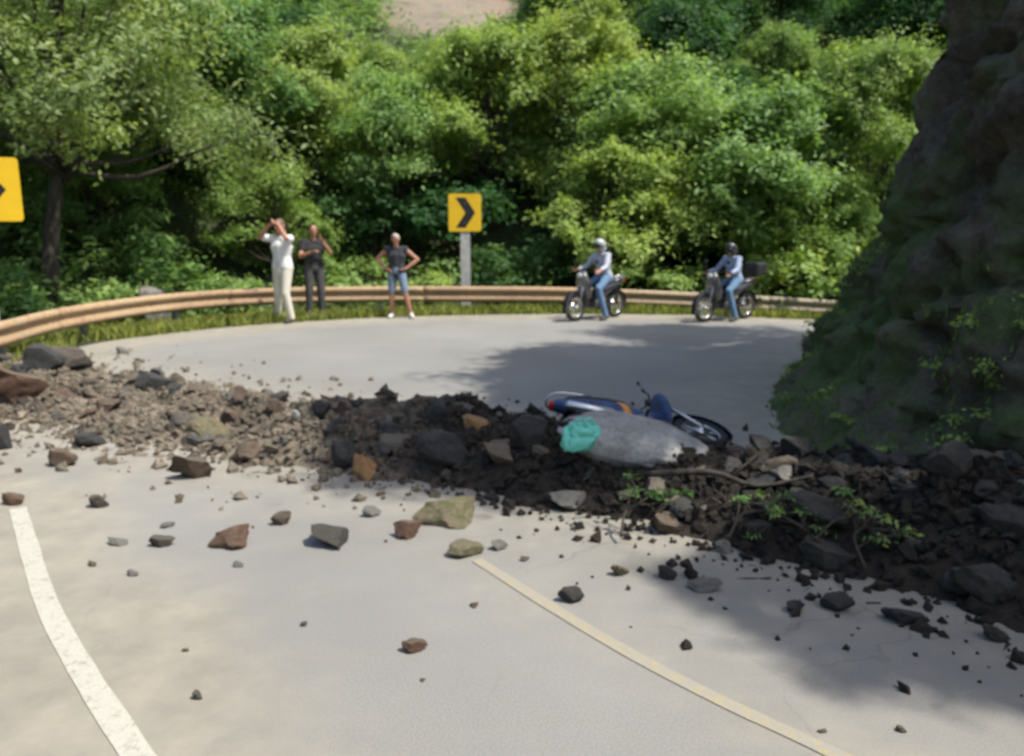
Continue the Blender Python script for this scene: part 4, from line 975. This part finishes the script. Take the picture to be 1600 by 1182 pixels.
def person(loc, rz, J, label, top, bottom, hairmat, shoes='shoe', sleeve=.5, legs=1.0, scale=1.0, group=None, helmet=None, longhair=False):
    """J: joint positions, local frame faces +x, left is +y"""
    r = empty('person', loc, label, 'person', group, rz); r.scale = (scale,)*3
    J = {k: V(v) for k, v in J.items()}
    pel, ch, nk, hd = J['pelvis'], J['chest'], J['neck'], J['head']; look = J.get('look', V((1, 0, 0))).normalized()
    S = {s: J['sh'+s] for s in 'lr'}
    bm = bmesh.new()
    def torso(b, e=0., full=True):
        side = (S['l']-S['r']).normalized(); hs = (J['hipl']-J['hipr']).normalized()
        waist = pel.lerp(ch, .5)
        for q in (-1, 1):
            add_cap(b, pel+hs*q*.075, waist+hs*q*.06, .105+e, .085+e); add_cap(b, waist+side*q*.06, ch+side*q*.085, .085+e, .105+e)
            add_cap(b, ch+side*q*.08, ch.lerp(nk, .55)+side*q*.10, .10+e, .075+e)
            add_cap(b, nk-(nk-ch)*.25, S['l' if q > 0 else 'r'], .055+e, .058+e)
        add_cap(b, pel, ch, .10+e, .115+e)
    torso(bm)
    add_cap(bm, nk-(nk-ch).normalized()*.03, hd-V((0, 0, .06)), .056, .052)
    up = (hd-nk).normalized(); sd = up.cross(look).normalized()
    rotm = Matrix((look, sd, up)).transposed()
    add_ell(bm, hd+up*.015, (.094, .076, .108), rotm, 3); add_cap(bm, hd+look*.03-up*.045, hd+look*.045-up*.07, .058, .045)
    add_cap(bm, hd+look*.088+up*.01, hd+look*.106-up*.022, .010, .016, 8)
    add_cap(bm, hd+look*.082+up*.028-sd*.03, hd+look*.082+up*.028+sd*.03, .012, .012, 8)
    for q in (-1, 1): add_ell(bm, hd+sd*q*.08-look*.005, (.02, .010, .032), rotm, 2)
    for s, q in (('l', 1), ('r', -1)):
        sh, el, wr = S[s], J['el'+s], J['wr'+s]
        add_cap(bm, sh, el, .054, .040); add_cap(bm, el, el.lerp(wr, .35), .040, .043); add_cap(bm, el.lerp(wr, .35), wr, .043, .026)
        hdv = J.get('hd'+s, wr-el); hand(bm, wr, hdv, J.get('th'+s, V((1, 0, .3)) if abs(hdv.normalized().x) < .8 else V((0, -q, .5))), 1.0, .5)
        hp, kn, an, to = J['hip'+s], J['kn'+s], J['an'+s], J['to'+s]
        add_cap(bm, hp, kn, .088, .056); add_cap(bm, kn, kn.lerp(an, .35), .054, .058); add_cap(bm, kn.lerp(an, .35), an, .058, .038)
        add_cap(bm, an-V((0, 0, .03)), to, .04, .03)
    body = voxel('body', bm, M['skin'], r, .0085, 2)
    for q in (-1, 1):
        b = bmesh.new(); add_ell(b, hd+look*.088+sd*q*.031+up*.012, (.008, .014, .009), rotm, 1); from_bm('eye', b, M['eye'], r, True)
    b = bmesh.new(); add_ell(b, hd+look*.097-up*.055, (.008, .024, .008), rotm, 1); from_bm('mouth', b, M['lip'], r, True)
    # shirt
    b = bmesh.new(); torso(b, .014)
    add_cap(b, pel-V((0, 0, .0)), pel-V((0, 0, .06)), .12, .12)
    for s in 'lr':
        sh, el, wr = S[s], J['el'+s], J['wr'+s]; f = min(1, sleeve*2); e = sh.lerp(el, f)
        if sleeve > 0: add_cap(b, sh, e, .070, .066-.01*f)
        if sleeve > .5: add_cap(b, el, el.lerp(wr, (sleeve-.5)*2), .056, .044)
    voxel('shirt', b, M[top], r, .014, 3)
    b = bmesh.new()
    for s, q in (('l', 1), ('r', -1)):
        hp, kn, an = J['hip'+s], J['kn'+s], J['an'+s]; f = min(1, legs*2); e = hp.lerp(kn, f)
        add_cap(b, hp, e, .108, .095-.02*f); add_cap(b, pel, hp, .122, .11)
        if legs > .5: add_cap(b, kn, kn.lerp(an, (legs-.5)*2), .076, .062)
    add_cap(b, pel+V((0, 0, .04)), pel, .125, .125)
    voxel('trousers' if legs > .5 else 'shorts', b, M[bottom], r, .014, 3)
    for s in 'lr':
        an, to = J['an'+s], J['to'+s]; b = bmesh.new(); h = (to-an); h.z = 0; h.normalize()
        add_cap(b, an-h*.03-V((0, 0, .03)), to+h*.02, .050, .042); add_cap(b, an, an-V((0, 0, .03)), .05, .05); voxel('shoe', b, M[shoes], r, .012, 2)
    b = bmesh.new()
    if helmet:
        add_ell(b, hd+up*.035-look*.01, (.135, .118, .125), rotm, 3); add_cap(b, hd-up*.05-look*.05, hd-up*.06-look*.02, .10, .09)
        o = voxel('helmet', b, M[helmet], r, .014, 2)
        b = bmesh.new(); add_ell(b, hd+up*.012+look*.07, (.072, .098, .055), rotm, 3); from_bm('visor', b, M['black'], o, True)
    else:
        add_ell(b, hd+up*.035-look*.018, (.096, .084, .10), rotm, 3); add_cap(b, hd-look*.05+up*.0, hd-look*.055-up*(.05 if not longhair else .2), .062, .05)
        voxel('hair', b, M[hairmat], r, .012, 2)
    return r
def stand(**kw):
    J = dict(pelvis=(0, 0, .95), chest=(.0, 0, 1.25), neck=(0, 0, 1.43), head=(.02, 0, 1.59), shl=(0, .18, 1.39), shr=(0, -.18, 1.39),
             ell=(-.02, .23, 1.11), elr=(-.02, -.23, 1.11), wrl=(.06, .24, .87), wrr=(.06, -.24, .87),
             hipl=(0, .09, .91), hipr=(0, -.09, .91), knl=(.02, .11, .49), knr=(.02, -.11, .49), anl=(-.02, .12, .085), anr=(-.02, -.12, .085), tol=(.13, .14, .035), tor=(.13, -.14, .035))
    J.update(kw); return J
def rider(**kw):
    J = dict(pelvis=(-.27, 0, .90), chest=(-.20, 0, 1.19), neck=(-.15, 0, 1.37), head=(-.11, 0, 1.53), shl=(-.16, .18, 1.33), shr=(-.16, -.18, 1.33),
             ell=(.0, .27, 1.10), elr=(.0, -.27, 1.10), wrl=(.22, .31, 1.04), wrr=(.22, -.31, 1.04), hipl=(-.24, .10, .86), hipr=(-.24, -.10, .86),
             knl=(.13, .19, .66), knr=(.13, -.19, .66), anl=(.0, .29, .10), anr=(.0, -.26, .30), tol=(.14, .31, .04), tor=(.14, -.27, .26))
    J.update(kw); return J
def gp_(px, py): p = gnd(px, py); return (p.x, p.y, 0)
# 1: person in the white shirt, arms up at the head, walking stance
person(gp_(446, 504), R(-115), stand(elr=(.16, -.30, 1.42), wrr=(.16, -.12, 1.60), ell=(.20, .28, 1.40), wrl=(.17, .10, 1.62), hdl=V((0, -1, .35)), hdr=V((0, 1, .35)),
       knr=(-.02, -.14, .49), anr=(-.10, -.24, .085), tor=(.04, -.28, .035), knl=(.08, .10, .49), anl=(.0, .13, .085), tol=(.14, .15, .035)),
       'person in a white shirt and pale trousers with both hands raised to the head', 'shirt_white', 'pants_pale', 'hair_brown', sleeve=.35, scale=1.04, longhair=True)
person(gp_(494, 497), R(-60), stand(ell=(.18, .26, 1.20), wrl=(.28, .10, 1.40), hdl=V((0, -.6, .8)), elr=(.10, -.27, 1.14), wrr=(.30, -.12, 1.22)),
       'person dressed all in black raising one hand to the face', 'shirt_black', 'pants_dark', 'hair', sleeve=.25, scale=.99)
person(gp_(622, 497), R(-95), stand(elr=(-.06, -.42, 1.18), wrr=(.06, -.20, 1.0), ell=(-.06, .42, 1.18), wrl=(.06, .20, 1.0), hdl=V((.3, -1, -.3)), hdr=V((.3, 1, -.3)),
       knl=(.06, .18, .49), anl=(.0, .27, .085), tol=(.13, .33, .035), head=(.05, 0, 1.58)),
       'person in a dark vest and light denim shorts standing with hands on hips', 'shirt_dark', 'shorts', 'hair_grey', sleeve=0, legs=.42, scale=.9, shoes='sole')
for px, py, rz, pt, pn, lab, rl, tc, sh, hm, bt in ((930, 499, R(222), 'paint_dark', 'paint_silver', 'dark motorcycle with pale front shield, left of the two', 'rider in a pale grey shirt and jeans astride the left-hand motorcycle', False, 'shirt_pale', 'helmet', 'jeans'),
                                                (1132, 501, R(214), 'paint_dark', 'paint_silver', 'dark motorcycle with a black top case, right of the two', 'rider in a pale blue-grey shirt and dark helmet astride the right-hand motorcycle', True, 'shirt_blue', 'helmet_dark', 'jeans')):
    L = gp_(px, py); bk = make_bike(L, rz, pt, pn, lab, topcase=tc); bk.scale = (.86,)*3; person(L, rz, rider(), rl, sh, bt, 'hair', sleeve=.9, helmet=hm, scale=.86 if not tc else .82)
# fallen blue motorcycle behind the grey boulder
fb = make_bike((0, 0, 0), 0, 'paint_blue', 'paint_blue', 'blue motorcycle with orange sticker lying on its side half buried behind the grey boulder', group='none', sticker=True)
del fb['group']
fc = at(982, 652, 5.9)
for ch in fb.children:
    if ch.name.startswith('handlebar'): ch.scale = (1, .4, 1)
fb.matrix_world = Matrix.Translation(fc+V((0, 0, -.03))) @ Matrix.Rotation(R(20), 4, 'Z') @ Matrix.Rotation(R(7), 4, 'Y') @ Matrix.Rotation(R(-76), 4, 'X') @ Matrix.Translation(V((.12, 0, -.50))*.74) @ Matrix.Scale(.74, 4)
